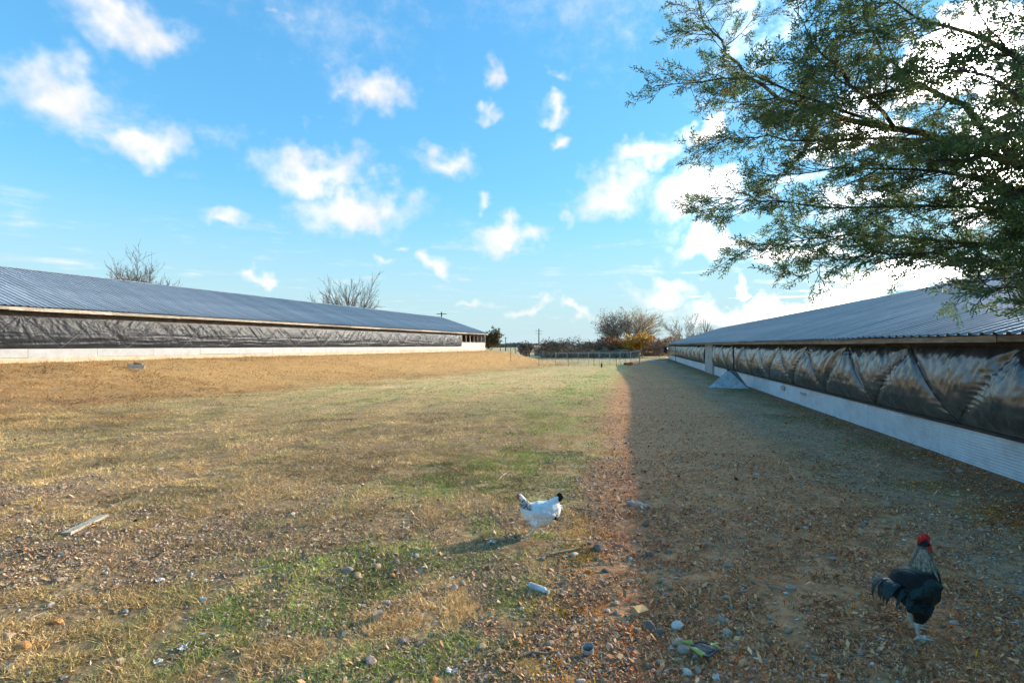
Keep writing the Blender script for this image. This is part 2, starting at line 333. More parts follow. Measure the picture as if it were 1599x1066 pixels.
# ------------------------------------------------------------------ grass, litter, gravel: uncountable ground cover
M_grass = pmat('grass_blades', DRY, .7, .15, 5, attr='tint', spec=.25, transl=.3)
M_litter = pmat('litter_flakes', SOIL, .85, .2, 30, attr='tint', spec=.25)
M_gravel = pmat('gravel_bits', SOIL, .9, .25, 60, attr='tint', spec=.25)
BANDS = [(2.0, 3.4), (3.4, 5.2), (5.2, 8), (8, 12.5), (12.5, 20), (20, 32), (32, 64)]
def band_points(y0, y1, n):
    y = np.sqrt(rng.uniform(y0 * y0, y1 * y1, n)); x = rng.uniform(-1.22, 1.22, n) * y
    dR, sR, dL, sL = frame_coords(x, y); k = (dR > .12) & ((dL > .18) | (sL > L_LEN1 + .3)); return x[k], y[k]
def clump(x, y, s, seed): return fbm(x * s, y * s, 2, seed)
V = []; Cc = []
for bi, (y0, y1) in enumerate(BANDS):
    ym = (y0 + y1) / 2
    x, y = band_points(y0, y1, (260000, 260000, 210000, 170000, 130000, 90000, 60000)[bi])
    z = zones(x, y)
    dens = .16 + .84 * (1 - z['litter']); dens = np.maximum(dens, np.maximum(z['green'] * .95, z['weeds'] * .6))
    dens *= (1 - .5 * z['soil']); dens *= sstep(.33, .52, clump(x, y, 6, 61) * .65 + z['mid'] * .35)
    dens *= np.where((z['n'] > 0), .5, 1)
    k = rng.random(len(x)) < dens; x = x[k]; y = y[k]; z = {a: b[k] for a, b in z.items()}; n = len(x)
    r = rng.random(n)
    pg = np.clip(z['green'] * .95 + z['weeds'] * .6 + .30 * sstep(.45, .65, z['streak']) * (1 - z['bank']), 0, .92)
    isg = r < pg
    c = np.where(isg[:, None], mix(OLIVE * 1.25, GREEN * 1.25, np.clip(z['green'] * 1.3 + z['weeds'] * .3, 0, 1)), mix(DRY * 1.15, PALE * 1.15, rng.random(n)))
    c = mix(c, GOLD * 1.15, np.where(isg, .25, .85) * z['bank']); c = mix(c, RUST_FILL * 1.25, np.where(isg, 0., .75) * sstep(-.7, .3, z['n']))  # bank gold; blades in the house shade reddened as if warmly lit
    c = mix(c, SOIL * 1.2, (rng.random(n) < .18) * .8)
    c = c * (rng.uniform(.6, 1.3, n) * (.42 + 1.15 * fbm(x * 2.2, y * 2.2, 3, 91)))[:, None]; c = c * 1 + sstep(-.8, .2, z['n'])[:, None] * np.array((.14, -.25, -.46))  # last term paints warm fill into grass in the house shade
    tuft = fbm(x * 1.1, y * 1.6, 3, 141); c = c * np.where((tuft > .60) & (rng.random(n) < .75), .5, 1.0)[:, None]
    h = rng.uniform(.012, .036, n) * (1 + 1.0 * z['bank'] + .25 * isg) * (1 + .12 * ym ** .5) * np.where(z['litter'] > .5, .75, 1)
    h *= np.where(rng.random(n) < .04, 1.8, 1) * (1 + 2.2 * np.exp(-z['dR'] / .25) + 1.6 * np.exp(-np.abs(z['dL']) / .35))
    w = rng.uniform(.0016, .0034, n) * (1 + ym * .16)
    a = rng.uniform(0, 2 * math.pi, n); lean = rng.uniform(.25, 1.7, n) * h; la = rng.uniform(0, 2 * math.pi, n)
    zz = ground_z(x, y) - .003
    p = np.stack([x, y, zz], 1); d = np.stack([np.cos(a) * w, np.sin(a) * w, 0 * a], 1)
    tip = p + np.stack([np.cos(la) * lean, np.sin(la) * lean, h * rng.uniform(.35, 1, n)], 1)
    V.append(np.stack([p - d, p + d, tip], 1).reshape(-1, 3)); Cc.append(np.repeat(c, 3, 0))
V = np.concatenate(V); Cc = np.concatenate(Cc)
o = stuff(link('grass', np_mesh('grass', V, np.arange(len(V)).reshape(-1, 3), Cc), M_grass)); o['label'] = 'short dry tan and green grass covering the yard and bank'
print('grass tris', len(V) // 3)

V = []; Cc = []
LP = np.array([(.54, .36, .21), (.42, .25, .14), (.25, .15, .09), (.60, .44, .27), (.50, .26, .12), (.48, .37, .28), (.68, .56, .42)])
for bi, (y0, y1) in enumerate(BANDS[:6]):
    ym = (y0 + y1) / 2
    x, y = band_points(y0, y1, (130000, 130000, 100000, 60000, 35000, 15000)[bi]); z = zones(x, y)
    dens = np.clip(.12 + .9 * z['litter'], 0, 1) * (1 - .35 * z['soil']) * sstep(.28, .55, clump(x, y, 5, 71) * .7 + z['fine'] * .3) * (1 - .8 * z['bank'])
    k = rng.random(len(x)) < dens; x = x[k]; y = y[k]; n = len(x); zn = z['n'][k]
    c = LP[rng.choice(len(LP), n, p=[.29, .28, .20, .12, .06, .02, .03])] * rng.uniform(.45, 1.4, n)[:, None] * np.where(zn[:, None] > 0, np.array((1.38, .94, .68)), 1 + sstep(-1.2, -.2, zn)[:, None] * np.array((.08, -.05, -.15)))  # flakes in the house shade tinted to imitate warm fill light
    L = rng.uniform(.003, .0095, n) * (1 + min(ym, 9) * .10) * np.where(rng.random(n) < .06, 2.2, 1); Wd = L * rng.uniform(.12, .6, n)
    a = rng.uniform(0, 6.283, n); ti = rng.normal(0, .45, n); tj = rng.normal(0, .45, n)
    u = np.stack([np.cos(a) * L, np.sin(a) * L, L * ti], 1); v = np.stack([-np.sin(a) * Wd, np.cos(a) * Wd, Wd * tj], 1)
    p = np.stack([x, y, ground_z(x, y) + .002 + np.abs(L * ti) * .7 + rng.random(n) * .008], 1)
    V.append(np.stack([p - u, p - u * .1 + v, p + u, p + u * .1 - v], 1).reshape(-1, 3)); Cc.append(np.repeat(c, 4, 0))
V = np.concatenate(V); Cc = np.concatenate(Cc)
o = stuff(link('leaf_litter', np_mesh('leaf_litter', V, np.arange(len(V)).reshape(-1, 4), Cc), M_litter)); o['label'] = 'brown leaf litter, straw and wood chips scratched over the yard'
print('litter quads', len(V) // 4)

octv = np.array([(1, 0, 0), (-1, 0, 0), (0, 1, 0), (0, -1, 0), (0, 0, 1), (0, 0, -.6)], float)
octf = np.array([(0, 2, 4), (2, 1, 4), (1, 3, 4), (3, 0, 4), (2, 0, 5), (1, 2, 5), (3, 1, 5), (0, 3, 5)])
V = []; Cc = []; cnt = 0; Fc = []
GP = np.array([(.46, .35, .25), (.38, .28, .21), (.56, .45, .34), (.28, .21, .17), (.52, .34, .19), (.70, .66, .6)])
for bi, (y0, y1) in enumerate(BANDS[:5]):
    x, y = band_points(y0, y1, (16000, 20000, 20000, 18000, 12000)[bi]); z = zones(x, y)
    dens = np.clip(.10 + .8 * z['litter'] * sstep(.42, .6, z['mid'] * .5 + z['fine'] * .5) + .35 * z['soil'], 0, 1) * (1 - .9 * z['bank'])
    k = rng.random(len(x)) < dens; x = x[k]; y = y[k]; n = len(x)
    r = .0035 + .011 * rng.random(n) ** 2.2 + .0005 * y
    a = rng.uniform(0, 6.283, n); sc = np.stack([r * rng.uniform(.7, 1.3, n), r * rng.uniform(.6, 1.2, n), r * rng.uniform(.4, .9, n)], 1)
    q = octv[None] * (1 + rng.normal(0, .22, (n, 6, 3))) * sc[:, None]
    ca, sa = np.cos(a)[:, None], np.sin(a)[:, None]
    q = np.stack([q[..., 0] * ca - q[..., 1] * sa, q[..., 0] * sa + q[..., 1] * ca, q[..., 2]], -1) + np.stack([x, y, ground_z(x, y) + r * .25], 1)[:, None]
    c = GP[rng.choice(len(GP), n, p=[.3, .25, .17, .15, .09, .04])] * rng.uniform(.75, 1.25, n)[:, None]
    V.append(q.reshape(-1, 3)); Cc.append(np.repeat(c, 6, 0)); Fc.append((octf[None] + (cnt + np.arange(n) * 6)[:, None, None]).reshape(-1, 3)); cnt += n * 6
o = stuff(link('gravel', np_mesh('gravel', np.concatenate(V), np.concatenate(Fc), np.concatenate(Cc)), M_gravel)); o['label'] = 'small tan and grey gravel scattered over the bare soil'
print('gravel', cnt // 6)

# ------------------------------------------------------------------ materials of the houses
M_roofL = pmat('galvanized_roof', (.47, .47, .465), .45, .12, .6, metallic=.12, spec=.5, objvar=.11, rvar=.1, stretch=(.35, 2.2, 1), dirt=((.30, .25, .20), .45))
M_roofR = pmat('weathered_galvanized_roof', (.40, .40, .395), .46, .12, .6, metallic=.12, spec=.4, objvar=.11, rvar=.1, stretch=(.35, 2.2, 1), dirt=((.26, .22, .18), .45))
M_white = pmat('white_painted_boards', (.41, .41, .405), .6, .06, 3, .1, 30, objvar=.03, col2=(.355, .345, .33), dirt=((.34, .27, .18), .5))
M_siding = pmat('white_ribbed_metal', (.72, .74, .76), .42, .06, 2.5, metallic=.1, objvar=.04, col2=(.64, .66, .69), dirt=((.34, .26, .19), .5))
M_foot = pmat('sandy_concrete', (.55, .43, .29), .9, .15, 3, .3, 25, col2=(.45, .34, .22))
M_wood = pmat('weathered_wood', (.36, .25, .16), .85, .3, 3, .4, 30, objvar=.3, col2=(.2, .14, .1), stretch=(1, 1, 6))
M_woodg = pmat('grey_weathered_wood', (.42, .37, .30), .85, .25, 3, .4, 30, objvar=.3, col2=(.24, .2, .16), stretch=(1, 1, 6))
M_wooddk = pmat('dark_old_wood', (.09, .07, .055), .9, .3, 3, .3, 30, objvar=.2)
M_tarp = pmat('black_plastic_curtain', (.17, .162, .155), .23, .2, 2.0, .12, 55, metallic=.5, spec=.8, rvar=.10, col2=(.11, .10, .095), dirt=((.16, .13, .105), .3))
M_tarpL = pmat('black_plastic_curtain_dusty', (.022, .025, .030), .45, .2, 2.0, .06, 55, metallic=.0, spec=.22, rvar=.08, col2=(.016, .018, .021), dirt=((.09, .09, .09), .2))
M_ropeD = pmat('dark_rope', (.03, .028, .026), .8, .2, 20)
M_ropeL = pmat('pale_rope', (.42, .42, .42), .8, .2, 20)
M_galv = pmat('galvanized_steel', (.42, .47, .50), .42, .15, 4, metallic=.6, rvar=.12, dirt=((.25, .22, .2), .4))
M_steel = pmat('dark_rusty_steel', (.06, .045, .04), .7, .3, 12, .1, 60, metallic=.3)
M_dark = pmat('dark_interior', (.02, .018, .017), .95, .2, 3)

def sheet_mesh(name, width, run, rise, pitch, rib):
    """roof sheet: ribs run up the slope; local x = down slope towards the eave (0 ridge .. run), y along"""
    prof = []; k = int(round(width / pitch))
    for i in range(k):
        y = i * pitch
        prof += [(y, 0), (y + pitch * .50, 0), (y + pitch * .60, rib), (y + pitch * .78, rib), (y + pitch * .88, 0)]
    prof.append((width + .012, 0.001))
    v = []; n = len(prof)
    for (y, h) in prof: v += [(0, y, h), (run, y, h - rise)]
    f = [(2 * i, 2 * i + 1, 2 * i + 3, 2 * i + 2) for i in range(n - 1)]
    me = bpy.data.meshes.new(name); me.from_pydata(v, [], f); me.update(); return me

def curtain_mesh(name, u0, u1, z0, z1, o, rope_u0, P, belly, bulge, seed, near_u, amp=1.0, hfold=0.0, fan=1.0):
    us = []; u = u0
    while u < u1: us.append(u); u += .022 + .0016 * abs(u - near_u)
    us.append(u1); us = np.array(us); H = z1 - z0; vs = np.linspace(0, 1, 46)
    U, Vv = np.meshgrid(us, vs)
    sl = fbm(U * .5, Vv * 0, 3, seed) - .5
    t = np.mod((U - rope_u0 + sl * .3 * (1 - Vv)) / P, 1); vr = 1 - np.abs(2 * t - 1)
    k = (P / 2 * H) / math.hypot(P / 2, H); d = np.abs(Vv - vr) * k
    edge = np.clip(np.minimum(Vv, 1 - Vv) * 6, 0, 1)
    x = belly * np.sin(math.pi * Vv ** .85) * (.75 + .6 * fbm(U * .45, 0 * U, 2, seed + 1))
    x += bulge * (1 - np.exp(-d / .13)) * np.sin(math.pi * np.clip(Vv, 0, 1)) ** .6 * (.6 + .8 * fbm(U * .9, Vv * .8, 2, seed + 2))
    l = Vv * math.hypot(P / 2, H)
    pk = np.sin((l + .25 * fbm(U * 3, Vv * 3, 2, seed + 3)) * 2 * math.pi / .115 + d * 9)
    x += amp * .017 * pk * np.exp(-d / .10) * edge * sstep(.35, .6, fbm(U * 1.3, Vv * 2, 2, seed + 4))
    # folds that fan out under each fixing at the top
    tu = (np.mod((U - rope_u0) / P + .0, 1) - .5) * P; r = np.hypot(tu, (1 - Vv) * H) + 1e-4; th = np.arctan2(tu, (1 - Vv) * H)
    fa = np.clip(_hash(np.floor((U - rope_u0) / P), np.zeros_like(U), seed) * 2.2 - .55, 0, 1.4) * fan
    x += fa * .020 * np.sin(th * 13 + 7 * fbm(U * .9, Vv * 1.5, 2, seed + 5)) * np.exp(-r / .5) * sstep(.02, .2, r) * edge
    # slanting drapes from the upper edge and slack crumples
    q = U * 3.1 + Vv * 3.4 * (np.where(fbm(U * .35, 0 * U, 1, seed + 6) > .5, 1, -1))
    rid = 1 - np.abs(2 * fbm(q, Vv * .8 + U * .2, 3, seed + 7) - 1)
    x += amp * .055 * (rid - .7) * sstep(.25, .85, Vv) * edge
    x += amp * (.020 * (1 - np.abs(2 * fbm(U * 4, Vv * 5, 3, seed + 8) - 1) - .7) + .016 * (1 - np.abs(2 * fbm(U * 9 + Vv * 5, Vv * 6, 2, seed + 18) - 1) - .7)) * edge
    if hfold: x += hfold * (1 - np.abs(2 * fbm(U * .35, Vv * 9, 3, seed + 9) - 1) - .7) * (1 - sstep(.35, .6, Vv)) * edge
    z = z0 + H * Vv + .02 * (fbm(U * 1.5, 0 * U, 2, seed + 10) - .5) * (Vv > .95)
    ny_, nx_ = U.shape; I = np.arange(U.size).reshape(ny_, nx_)
    f = np.stack([I[:-1, :-1], I[:-1, 1:], I[1:, 1:], I[1:, :-1]], -1).reshape(-1, 4)
    return np_mesh(name, np.stack([o * (x + .03), U, z], -1).reshape(-1, 3), f), (us, belly)

def rope(house, u0, u1, z0, z1, o, rope_u0, P, off, r, mat, seed):
    pts = []; i = math.ceil((u0 - rope_u0) / (P / 2))
    while rope_u0 + i * P / 2 < u1:
        u = rope_u0 + i * P / 2; top = i % 2
        pts.append((u, z1 - .02 if top else z0 + .02)); i += 1
    fine = []
    for (a, b) in zip(pts[:-1], pts[1:]):
        for k in range(6):
            t = k / 6; v = (a[1] + (b[1] - a[1]) * t - z0) / (z1 - z0)
            fine.append((o * (.05 + off * math.sin(math.pi * v ** .85)), a[0] + (b[0] - a[0]) * t, z0 + v * (z1 - z0)))
    MB().tube(fine, r, 4).build('curtain_rope', mat, house)

def make_house(M_roofL, name, origin, d, o, base_z, u0, u1, eave, slope, half, ov):
    rz = -math.atan2(d[0], d[1]); h = empty(name, (origin[0], origin[1], base_z), rz)
    run = half + ov; rise = run * slope; ridge = eave + rise
    # roof: deck with the far slope, the near slope laid in separate sheets, ridge cap
    deck = MB(); xr = -o * half; xe = o * ov; xb = -o * (2 * half + ov)
    deck.add([(xr, u0, ridge - .06), (xr, u1, ridge - .06), (xe - o * .05, u0 + .02, eave - .045), (xe - o * .05, u1 - .02, eave - .045)], [(0, 1, 3, 2)])
    deck.add([(xr, u0, ridge - .01), (xr, u1, ridge - .01), (xb, u0, eave), (xb, u1, eave)], [(0, 1, 3, 2)])
    roof = deck.build('roof', M_roofL, h)
    wd = .92; me = sheet_mesh('roof_sheet', wd, run + .06, rise + .06 * slope, .23, .03); n = int((u1 - u0) / wd)
    for i in range(n):
        s = link('roof_sheet', me, M_roofL, roof, loc=(xr, u0 + i * wd if o > 0 else u0 + (i + 1) * wd, ridge + random.uniform(0, .004)), rot=(random.uniform(-.001, .001), random.uniform(-.0012, .0012), 0 if o > 0 else math.pi))
        if random.random() < .5: s.location.x += o * random.uniform(0, .02)
    MB().add([(xr - .16, u0, ridge - .035), (xr - .16, u1, ridge - .035), (xr, u0, ridge + .035), (xr, u1, ridge + .035), (xr + .16, u0, ridge - .02), (xr + .16, u1, ridge - .02)],
             [(0, 2, 3, 1), (2, 4, 5, 3)]).build('ridge_cap', M_roofL, roof)
    # walls behind the curtain line, gables, and a dark sheet for the unlit inside
    xw = -o * 2 * half
    MB().add([(xw, u0, 0), (xw, u1 - .15, 0), (xw, u0, eave), (xw, u1 - .15, eave)], [(0, 1, 3, 2)]).build('back_wall', M_siding, h)
    for uu in (u0 + .1, u1 - .15):
        MB().add([(-o * .06, uu, 0), (xw, uu, 0), (xw, uu, eave), (xr, uu, ridge - .1), (-o * .06, uu, eave + ov * slope - .08)], [(0, 1, 2, 3, 4)]).build('gable_wall', M_siding, h)
    MB().add([(-o * 1.6, u0 + .2, 0.02), (-o * 1.6, u1 - .3, 0.02), (-o * 1.6, u0 + .2, eave + .2), (-o * 1.6, u1 - .3, eave + .2)], [(0, 1, 3, 2)]).build('interior_shade_sheet', M_dark, h)  # near-black sheet stands in for the unlit interior
    # verge boards on the far gable
    MB().add([(xr, u1 + .03, ridge - .02), (xe, u1 + .03, eave - .02), (xe, u1 + .03, eave - .16), (xr, u1 + .03, ridge - .16),
              (xr, u1 - .01, ridge - .02), (xe, u1 - .01, eave - .02), (xe, u1 - .01, eave - .16), (xr, u1 - .01, ridge - .16)],
             [(0, 1, 2, 3), (7, 6, 5, 4), (0, 4, 5, 1), (3, 2, 6, 7), (1, 5, 6, 2)]).build('verge_board', M_woodg, h)
    return h, roof, ridge

def fascia(h, o, u0, u1, x, z0, z1, mat, lens=(2.6, 3.9)):
    u = u0
    while u < u1:
        L = min(random.uniform(*lens), u1 - u); dz = random.uniform(-.010, .010); dx = random.uniform(-.008, .008)
        MB().box(x - .02 + dx, x + .02 + dx, u + .004, u + L - .004, z0 + dz, z1 + random.uniform(-.004, .004), .003).build('fascia_board', mat, h); u += L

def zz_spans(u0, u1, step):
    a = u0
    while a < u1 - .05: yield a, min(a + step, u1); a += step

# ---------------- left house: on a raised pad, black curtain, white lower boards
HL, roofL, ridgeL = make_house(M_roofL, 'poultry_house', LO, LD, 1, PAD, L_LEN0, L_LEN1, 2.16, .33, 6.0, .45)
tag(HL, 'long low poultry house on the raised grassy bank, sunlit white base boards, at left', 'poultry house', 'poultry houses')
fascia(HL, 1, L_LEN0, L_LEN1, .43, 1.985, 2.105, M_woodg)
MB().box(-.04, .40, L_LEN0, L_LEN1, 2.00, 2.012).build('soffit', M_wooddk, HL)
MB().box(-.05, .05, L_LEN0, L_LEN1, 1.80, 1.995).build('top_plate', M_wooddk, HL)
CL_END = L_LEN1 - 7.2
me, _ = curtain_mesh('curtain', L_LEN0 + .2, CL_END, .55, 1.83, 1, -.7, 2.6, .05, .03, 101, 0, .9, .05, .45)
link('curtain', me, M_tarpL, HL, smooth=True)
rope(HL, L_LEN0 + .3, CL_END, .56, 1.8, 1, -.7, 2.6, .085, .004, M_ropeL, 3)
for a, b in zz_spans(L_LEN0, L_LEN1, 2.44):
    MB().box(-.03, .035 + random.uniform(-.006, .006), a + .006, b - .006, .205 + random.uniform(-.012, .012), .545 + (0 if b < CL_END else .42), .003).build('base_board', M_white, HL)
MB().box(-.1, .07, L_LEN0, L_LEN1, -.5, .20).build('footing', M_foot, HL)
u = CL_END + .1
while u < L_LEN1:
    MB().box(-.05, .06, u, u + .12, .95, 1.81).build('post', M_wood, HL); u += 1.15
MB().box(-.045, .045, CL_END, L_LEN1, .966, 1.03).build('sill', M_white, HL)

# ---------------- right house: nearer, level with the yard, ribbed metal base, billowing curtain
HR, roofR, ridgeR = make_house(M_roofR, 'poultry_house', RO, RD, -1, 0.0, R_LEN0, R_LEN1, 1.795, .305, 6.0, .40)
tag(HR, 'near long poultry house at right with billowing black curtain above white ribbed metal base', 'poultry house', 'poultry houses')
fascia(HR, -1, R_LEN0, R_LEN1, -.375, 1.685, 1.772, M_wood)
MB().box(-.36, .04, R_LEN0, R_LEN1, 1.72, 1.73).build('soffit', M_wooddk, HR)
MB().box(-.05, .05, R_LEN0, R_LEN1, 1.60, 1.715).build('top_plate', M_wooddk, HR)
def right_u(px):                              # distance along the wall seen at an image column
    q = (px - 800) / F; Y = 4.763 / (q - .2318); return (Y - RO[1]) / RD[1]
ub0, ub1 = right_u(1117), right_u(1104)
RU0 = (7.34 - RO[1]) / RD[1]; RP = 2.57
for k, (a, b) in enumerate(((R_LEN0 + .2, ub0), (ub1, R_LEN1 - .5))):
    me, _ = curtain_mesh('curtain', a, b, .50, 1.66, -1, RU0, RP, .095, .075, 201 + k * 40, 0, 1.0, .012)
    link('curtain', me, M_tarp, HR, smooth=True)
    rope(HR, a + .2, b - .1, .52, 1.64, -1, RU0, RP, .105, .0055, M_ropeD, 5)
# horizontally ribbed base sheets
def siding_mesh(L, z0, z1):
    v = []; z = z0; prof = []
    while z < z1 - .02:
        prof += [(0.0, z), (0.0, z + .016), (.011, z + .022), (.011, z + .032)]; z += .04
    prof.append((0, z1)); n = len(prof)
    for (x, zz) in prof: v += [(-.03 - x, 0, zz), (-.03 - x, L, zz)]
    f = [(2 * i, 2 * i + 1, 2 * i + 3, 2 * i + 2) for i in range(n - 1)]
    me = bpy.data.meshes.new('siding_sheet'); me.from_pydata(v, [], f); me.update(); return me
sm = siding_mesh(2.45, -.06, .49)
for i, (a, b) in enumerate(zz_spans(R_LEN0, R_LEN1, 2.44)):
    if b - a > 2.3: link('siding_sheet', sm, M_siding, HR, loc=(random.uniform(-.004, .003) - (.004 if i % 2 else 0), a, random.uniform(-.006, .006)), rot=(0, 0, random.uniform(-.002, .002)))
MB().box(-.065, .02, R_LEN0, R_LEN1, .478, .515).build('sill', M_wooddk, HR)
MB().box(-.028, .10, R_LEN0, R_LEN1, -.4, .015).build('footing', M_foot, HR)
dj = MB(); dj.box(-.11, -.005, ub0 + .05, ub1 - .05, -.05, 1.69); dj.box(-.13, -.11, ub0 + .15, ub0 + .30, 0, 1.66); dj.build('door_panel', M_white, HR)
MB().tube([(-.115, (ub0 + ub1) / 2 - .2, .9), (-.17, (ub0 + ub1) / 2 - .2, .9), (-.17, (ub0 + ub1) / 2 - .2, 1.02), (-.115, (ub0 + ub1) / 2 - .2, 1.02)], .012).build('door_handle', M_steel, HR)
for px_ in (1159, 1061, 1050):
    u = right_u(px_); MB().tube([(-.33, u, -.1), (-.33, u, 1.70)], .028, 8).build('down_pipe', M_steel, HR)
for px_, w, hh in ((1226, .34, .13), (1258, .42, .06)):
    u = right_u(px_); MB().box(-.075, -.045, u - w / 2, u + w / 2, .33 - hh / 2, .33 + hh / 2, .006).build('vent_cover', M_white, HR)
# torn dark blue scrap at the far corner
tv = []; K = 9
for i in range(K):
    for j in range(K):
        tv.append((-.15 - .55 * j / K - .1 * math.sin(i * 1.3), R_LEN1 + .1 + .15 * math.sin(j * 1.7 + i * .6), 1.6 - 1.15 * i / K * (1 - .45 * j / K) - .25 * j / K))
me = bpy.data.meshes.new('torn_curtain_end'); me.from_pydata(tv, [], [(i * K + j, i * K + j + 1, (i + 1) * K + j + 1, (i + 1) * K + j) for i in range(K - 1) for j in range(K - 1)]); me.update()
link('torn_curtain_end', me, pmat('navy_plastic', (.03, .04, .09), .4, .2, 4), HR, smooth=True)
# ------------------------------------------------------------------ trees
M_bark = pmat('grey_bark', (.30, .25, .20), .9, .3, 4, .4, 18, col2=(.2, .165, .135))
M_barkd = pmat('dark_bark', (.15, .115, .09), .9, .3, 4, .4, 18)
M_tan = pmat('tan_twigs', (.46, .36, .25), .9, .3, 4, .4, 18, col2=(.34, .26, .18))
M_leaf = pmat('tree_leaves', (.1, .1, .05), .65, .2, 3, attr='tint', spec=.3, transl=.35)
def rotated(d, ang, az):
    d = d.normalized(); u = d.orthogonal().normalized(); w = d.cross(u)
    return (d * math.cos(ang) + (u * math.cos(az) + w * math.sin(az)) * math.sin(ang)).normalized()
def grow(R, p, d, L, r, lvl, maxl, kids, spread, trop, out, tips, fan=False):
    pts = [p]; n = 4 if lvl < 2 else 3; q = p.copy(); dd = d.copy()
    for i in range(n):
        wb = .07 if fan else .13
        dd = (dd + Vector((R.gauss(0, wb), R.gauss(0, wb), R.gauss(0, wb) + trop * (.05 if fan else .12)))).normalized(); q = q + dd * (L / n); pts.append(q.copy())
    out.append((lvl, pts, [max(r * (1 - .6 * i / n), .0005) for i in range(n + 1)]))
    if lvl >= maxl: tips.append((pts[-2], pts[-1])); return
    k = kids[lvl] if lvl < len(kids) else kids[-1]
    az0 = R.uniform(0, 6.28)
    for j in range(k):
        t = (.42 if lvl == 0 else .3) + (.58 if lvl == 0 else .7) * (j + R.random() * .6) / k; t = min(t, 1.0)
        i = min(int(t * n), n - 1); b = pts[i].lerp(pts[i + 1], t * n - i)
        nd = rotated((pts[i + 1] - pts[i]), R.uniform(.6, 1.2) * spread * (.75 if j == k - 1 else 1), az0 + j * 2.4 + R.uniform(-.5, .5))
        if fan: nd = rotated((pts[i + 1] - pts[i]), (R.uniform(.25, .95) if lvl == 0 else R.uniform(.3, .6)), az0 + j * 2.4 + R.uniform(-.4, .4))
        grow(R, b, nd, L * ((R.uniform(2.3, 3.0) if lvl == 0 else R.uniform(.42, .6)) if fan else R.uniform(.55, .8)), r * (1 - .5 * t) * R.uniform(.5, .68), lvl + 1, maxl, kids, spread, trop, out, tips, fan)
def tree(name, label, base, height, width, seed, cat='tree', kids=(5, 4, 4, 4), maxl=4, spread=.75, trop=.5, bark=None, leaves=0, lcol=None, lsize=.2, r0=.035, twig=.006, trunkf=.45, group=None, leafvar=.35, fan=False):
    R = random.Random(seed); out_ = []; tips = []
    grow(R, Vector((0, 0, 0)), Vector((0, 0, 1)), trunkf, r0, 0, maxl, kids, spread, trop, out_, tips, fan)
    P = np.array([tuple(p) for _, pts, _ in out_ for p in pts]); zm = P[:, 2].max(); wm = np.percentile(np.abs(P[:, :2]), 98) * 2
    sx = width / wm; sz = height / zm
    e = empty(name, base, R.uniform(0, 6)); tag(e, label, cat, group)
    tr = MB(); cr = MB()
    for lvl, pts, rad in out_:
        q = [(p.x * sx, p.y * sx, p.z * sz) for p in pts]
        (tr if lvl <= 1 else cr).tube(q, [max(a * sz, twig * (1.0 if lvl > 2 else 1.5)) for a in rad], 7 if lvl < 2 else (4 if lvl < 3 else 3), lvl < 1)
    tr.build('trunk', bark or M_bark, e, smooth=True)
    crown = cr.build('crown', bark or M_bark, e)
    if leaves:
        g = np.random.default_rng(seed); n = leaves
        T = np.array([[tuple(a), tuple(b)] for a, b in tips]); k = g.integers(0, len(T), n); f = g.random(n)[:, None]
        p = (T[k, 0] * (1 - f) + T[k, 1] * f) * np.array((sx, sx, sz)) + g.normal(0, lsize * .9, (n, 3))
        a = g.normal(0, 1, (n, 3)); a /= np.linalg.norm(a, axis=1)[:, None]; b = np.cross(a, g.normal(0, 1, (n, 3))); b /= np.linalg.norm(b, axis=1)[:, None] + 1e-6
        s = lsize * g.uniform(.5, 1.2, n)[:, None]
        v = np.stack([p - a * s, p + b * s * .55, p + a * s, p - b * s * .55], 1).reshape(-1, 3)
        c = np.array(lcol)[g.integers(0, len(lcol), n)] * g.uniform(1 - leafvar, 1 + leafvar, n)[:, None]
        link('leaves', np_mesh('leaves', v, np.arange(n * 4).reshape(-1, 4), np.repeat(c, 4, 0)), M_leaf, crown)
    return e
def on_ground(px, Y, dz=-.1): X = (px - 800) / F * Y; return (X, Y, gz(X, Y) + dz)
def top_h(py, Y, base): return CAM_Z + (HOR - py) / F * Y - base[2]

b = on_ground(203, 36); tree('bare_tree', 'bare grey twiggy tree behind the left roof, the farther left of two', b, top_h(366, 36, b), 4.6, 11, spread=.62, trop=.8, r0=.03, twig=.009, kids=(13, 5, 4, 3, 2), maxl=5, trunkf=.85, bark=M_barkd)
b = on_ground(543, 66); tree('bare_tree', 'wide bare leafless tree rising behind the middle of the left roof', b, top_h(423, 66, b), 7.6, 29, spread=.70, trop=.6, r0=.045, twig=.013, kids=(9, 7, 5, 4), maxl=4, bark=M_barkd, trunkf=.25, fan=True)
b = on_ground(767, 72); tree('cedar_shrub', 'small olive brown bushy tree at the far end of the left house', b, top_h(510, 72, b), 2.6, 31, 'shrub', kids=(12, 5, 3), maxl=3, spread=.6, trop=.5, r0=.02, twig=.012, leaves=5200, lcol=[(.10, .085, .035), (.14, .105, .045), (.07, .065, .03)], lsize=.11, trunkf=.8)
b = on_ground(962, 104); tree('oak_tree', 'dark slim tree with sparse brown leaves, left of the big spreading tree', b, top_h(478, 104, b), 9.0, 44, kids=(9, 5, 4, 4, 2), maxl=5, spread=.85, trop=.35, r0=.026, twig=.012, bark=M_barkd, leaves=600, lcol=[(.26, .17, .10), (.2, .14, .10)], lsize=.19, trunkf=.75)
b = on_ground(985, 108); tree('oak_tree', 'large spreading tree with several trunks of limbs beyond the fence', b, top_h(474, 108, b), 14.0, 57, kids=(12, 8, 6, 4), maxl=4, spread=.66, trop=.6, r0=.06, twig=.016, bark=M_tan, leaves=2600, lcol=[(.72, .50, .22), (.62, .44, .22)], lsize=.13, trunkf=.24, fan=True)
